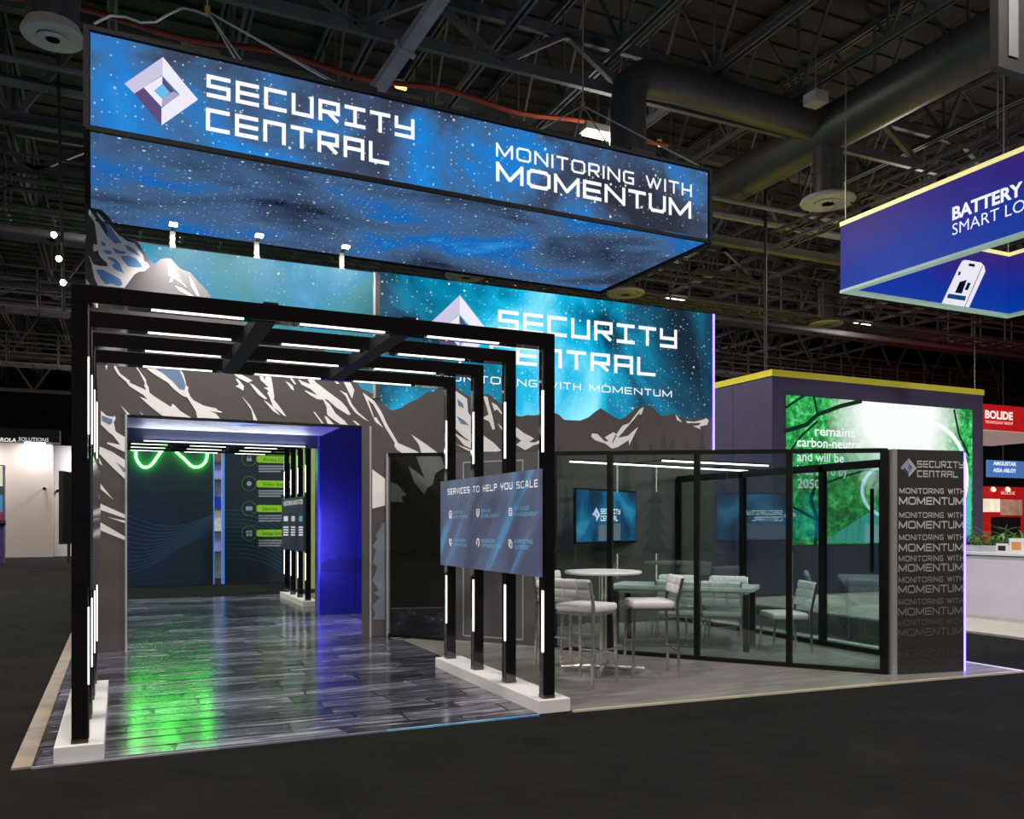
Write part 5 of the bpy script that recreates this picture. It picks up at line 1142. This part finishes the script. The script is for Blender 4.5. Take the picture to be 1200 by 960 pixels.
# ================================================================== FAR BOOTHS AT RIGHT
m_red = mat('red_sign', (206, 28, 30), .55, emit=.55); m_redw = mat('red_wall', (190, 16, 22), .6, emit=.25, var=.1)
p0, p1 = atD(1150, 473, 30), atD(1150, 503, 30)
rs_ = thing('red_hanging_sign', 'red hanging sign with white company lettering at the right edge', 'hanging sign', p1)
RY_ = p0.y; Q = lambda px, py: onY(px, py, RY_-.01)
MB().box((p1.x-.6, RY_, p1.z), (p1.x+6, RY_+4, p0.z)).build('body', m_red, rs_)
MB().box((p1.x-.58, RY_+.02, p1.z-.04), (p1.x+5.98, RY_+3.98, p1.z)).build('underside', mat('pale_underside', (220, 190, 180), .6, emit=.35), rs_)
a, b = Q(1154.5, 490), Q(1187, 492); word('lettering', 'BOLIDE', V((a.x, a.y, (a.z+b.z)/2)), (1, 0, 0), UP, .28, emat('red_sign_text', (250, 235, 230), 1.0), rs_, (0, 0, 0), width=b.x-a.x, bold=.04)
a, b = Q(1154.5, 496), Q(1187, 498); word('lettering', 'TECHNOLOGY GROUP', V((a.x, a.y, (a.z+b.z)/2)), (1, 0, 0), UP, .1, emat('red_sign_text', 0), rs_, (0, 0, 0), width=b.x-a.x)
MB().tube((p1.x+1, RY_+1, p0.z), (p1.x+1, RY_+1, JB), .02, 6).tube((p1.x+4, RY_+1, p0.z), (p1.x+4, RY_+1, JB), .02, 6).build('cable', m_cab, rs_)
q0 = atD(1152, 570, 27); q1 = onZ(1152, 690, 0)
RBY = q0.y
rb_ = thing('red_booth_wall', 'red back wall of a far booth with two lit pictures at the right edge', 'booth wall', (q0.x+2, RBY, 0))
MB().box((q0.x-2, RBY, 0), (q0.x+2.4, RBY+.3, q0.z)).build('wall', m_redw, rb_)
Q2 = lambda px, py, k=0: onY(px, py, RBY-.02-.01*k)
for nm, (x0_, y0_, x1_, y1_), c_, e_ in (('picture', (1150, 585, 1172, 600), (240, 220, 200), .7), ('picture', (1173, 586, 1198, 604), (170, 130, 110), .4)):
    a, b = Q2(x0_, y1_), Q2(x1_, y0_); MB().box((a.x, a.y, a.z), (b.x, a.y+.02, b.z)).build(nm, mat('booth_picture_%d' % c_[1], c_, .5, emit=e_, var=.45, vscale=5), rb_)
a, b = Q2(1162, 650), Q2(1196, 606); MB().box((a.x, a.y, a.z), (b.x, a.y+.02, b.z)).build('dark_screen', mat('booth_dark', (24, 18, 20), .5), rb_)
a, b = Q2(1173, 579.5), Q2(1189, 579.5); word('lettering', 'BOLIDE', a, (1, 0, 0), UP, .1, mat('booth_letter', (240, 200, 190), .5, emit=.4), rb_, (0, -.01, 0), width=b.x-a.x, bold=.02)
for px in (1165, 1182): a = Q2(px, 573, 3); MB().tube(a, a+V((0, .05, -.03)), .08, 10).build('wall_light', emat('booth_light', (255, 190, 150), 3.0), rb_)
b0, b1 = atD(1158, 559, 38), atD(1158, 539, 38)
bs = thing('blue_banner', 'pale blue hanging banner with white words far away at the right edge', 'banner', b0)
MB().box((b0.x, b0.y, b0.z), (b0.x+4.0, b0.y+.1, b1.z)).build('panel', mat('banner_blue', (88, 140, 220), .6, emit=.6, var=.15, vscale=.6), bs)
B3 = lambda px, py: onY(px, py, b0.y-.01)
for txt, py in (('AMGUSTAR', 545), ('ASSA ABLOY', 553)):
    a, b = B3(1164, py), B3(1191, py); word('lettering', txt, a, (1, 0, 0), UP, .17, emat('banner_text', (240, 245, 255), 1.0), bs, (0, 0, 0), width=b.x-a.x, bold=.03)
MB().tube((b0.x+1, b0.y, b1.z), (b0.x+1, b0.y, JB), .02, 6).build('cable', m_cab, bs)

# ================================================================== FAR BOOTH AT LEFT
LY = 43.9
L_ = lambda px, py, k=0: onY(px, py, LY-.02*k)
m_beige = mat('beige_booth_wall', (182, 168, 154), .7, var=.03, vscale=.3)
a = L_(62, 653); hz = L_(40, 520).z; ht = L_(40, 505).z
lw_ = thing('beige_exhibit_wall', 'tall beige booth wall under a black lettered header at far left', 'booth wall', (-5, LY, 0))
MB().box((-14, LY, 0), (a.x, LY+.4, hz)).build('wall', m_beige, lw_)
MB().box((a.x, LY+.6, 0), (1.2, LY+1.0, hz)).build('return_wall', mat('white_return', (205, 200, 198), .7, var=.03), lw_)
hd = MB().box((-14, LY-.9, hz), (L_(71, 515).x, LY+.4, ht)).build('header', mat('header_black', (22, 22, 24), .5), lw_)
a0, b0_ = onY(1, 519, LY-.92), onY(57, 519, LY-.92)
H_ = lambda px, py: onY(px, py, LY-.92)
a, b = H_(-22, 516.6), H_(19, 516.6); word('lettering', 'MOTOROLA', V((a.x, a.y, a.z)), (1, 0, 0), UP, .17, emat('header_text', (240, 240, 240), .9), hd, (0, 0, 0), width=b.x-a.x, bold=.03, shear=.12)
a, b = H_(21.5, 516.6), H_(57, 516.6); word('lettering', 'SOLUTIONS', V((a.x, a.y, a.z)), (1, 0, 0), UP, .17, emat('header_text', 0), hd, (0, 0, 0), width=b.x-a.x, shear=.12)
for x_, e_ in ((-6.2, 230), (-3.4, 70), (-.6, 200)):
    w_ = MB().box((x_-.4, LY-.8, hz-.08), (x_+.4, LY-.68, hz)).build('wash_lamp', emat('wash_lens', (235, 232, 255), 6.0), hd if x_ < -2 else lw_)
    ld = bpy.data.lights.new('wash_light', 'AREA'); ld.energy = e_; ld.color = (.93, .92, 1); ld.shape = 'RECTANGLE'; ld.size = .8; ld.size_y = .1
    lo = bpy.data.objects.new('wash_light', ld); COL.objects.link(lo); lo.location = (x_, LY-.74, hz-.1); lo.rotation_euler = (math.radians(20), 0, 0)
for px, py, lab in ((52.5, 572, 'small security camera on the beige wall'), (67, 574, 'small dome camera on the white return wall')):
    p = L_(px, py); yy = LY if px < 60 else LY+.6
    t = thing('security_camera', lab, 'camera', (p.x, yy, p.z)); MB().tube((p.x, yy, p.z), (p.x, yy-.12, p.z), .06, 12).build('mount', mat('camera_white', (220, 220, 220), .4), t, True); MB().tube((p.x, yy-.12, p.z-.02), (p.x, yy-.3, p.z-.05), .07, 12).build('body', m_black, t, True)
p = atD(74, 552, 30); q_ = atD(74, 638, 30)
t = thing('side_screen', 'big black screen seen nearly edge on behind the left arch post', 'screen', q_)
MB().extr([(p.x, p.y, q_.z), (p.x+.9, p.y+3.2, q_.z), (p.x+.9, p.y+3.2, p.z), (p.x, p.y, p.z)], (-.14, .03, 0)).build('body', mat('screen_black', (22, 22, 24), .35), t)
MB().bar((p.x+.1, p.y+1.6, 0), (p.x+.1, p.y+1.6, q_.z+.4), .1).build('stand', m_black, t)
p = onZ(-6, 661, 0)
k_ = thing('kiosk', 'purple and teal kiosk cut by the left edge', 'kiosk', p)
MB().box((p.x-.8, p.y, 0), (onZ(4, 661, 0).x, p.y+.5, onY(0, 545, p.y).z)).build('body', mat('kiosk_purple', (60, 38, 92), .5, emit=.1, var=.3), k_)
x1_ = onY(4, 600, p.y-.01).x
for (ya, yb), c_ in (((546, 570), (225, 226, 200)), ((572, 580), (40, 70, 60)), ((580, 600), (70, 130, 170)), ((600, 612), (120, 40, 60))):
    za, zb_ = onY(0, yb, p.y).z, onY(0, ya, p.y).z; MB().box((p.x-.7, p.y-.02, za), (x1_-.02, p.y, zb_)).build('print', mat('kiosk_%d' % c_[0], c_, .5, emit=.3), k_)
MB().tube((x1_-.15, p.y-.1, onY(0, 613, p.y).z), (x1_+.08, p.y-.1, onY(0, 613, p.y).z), .1, 12).build('device', m_black, k_, True)
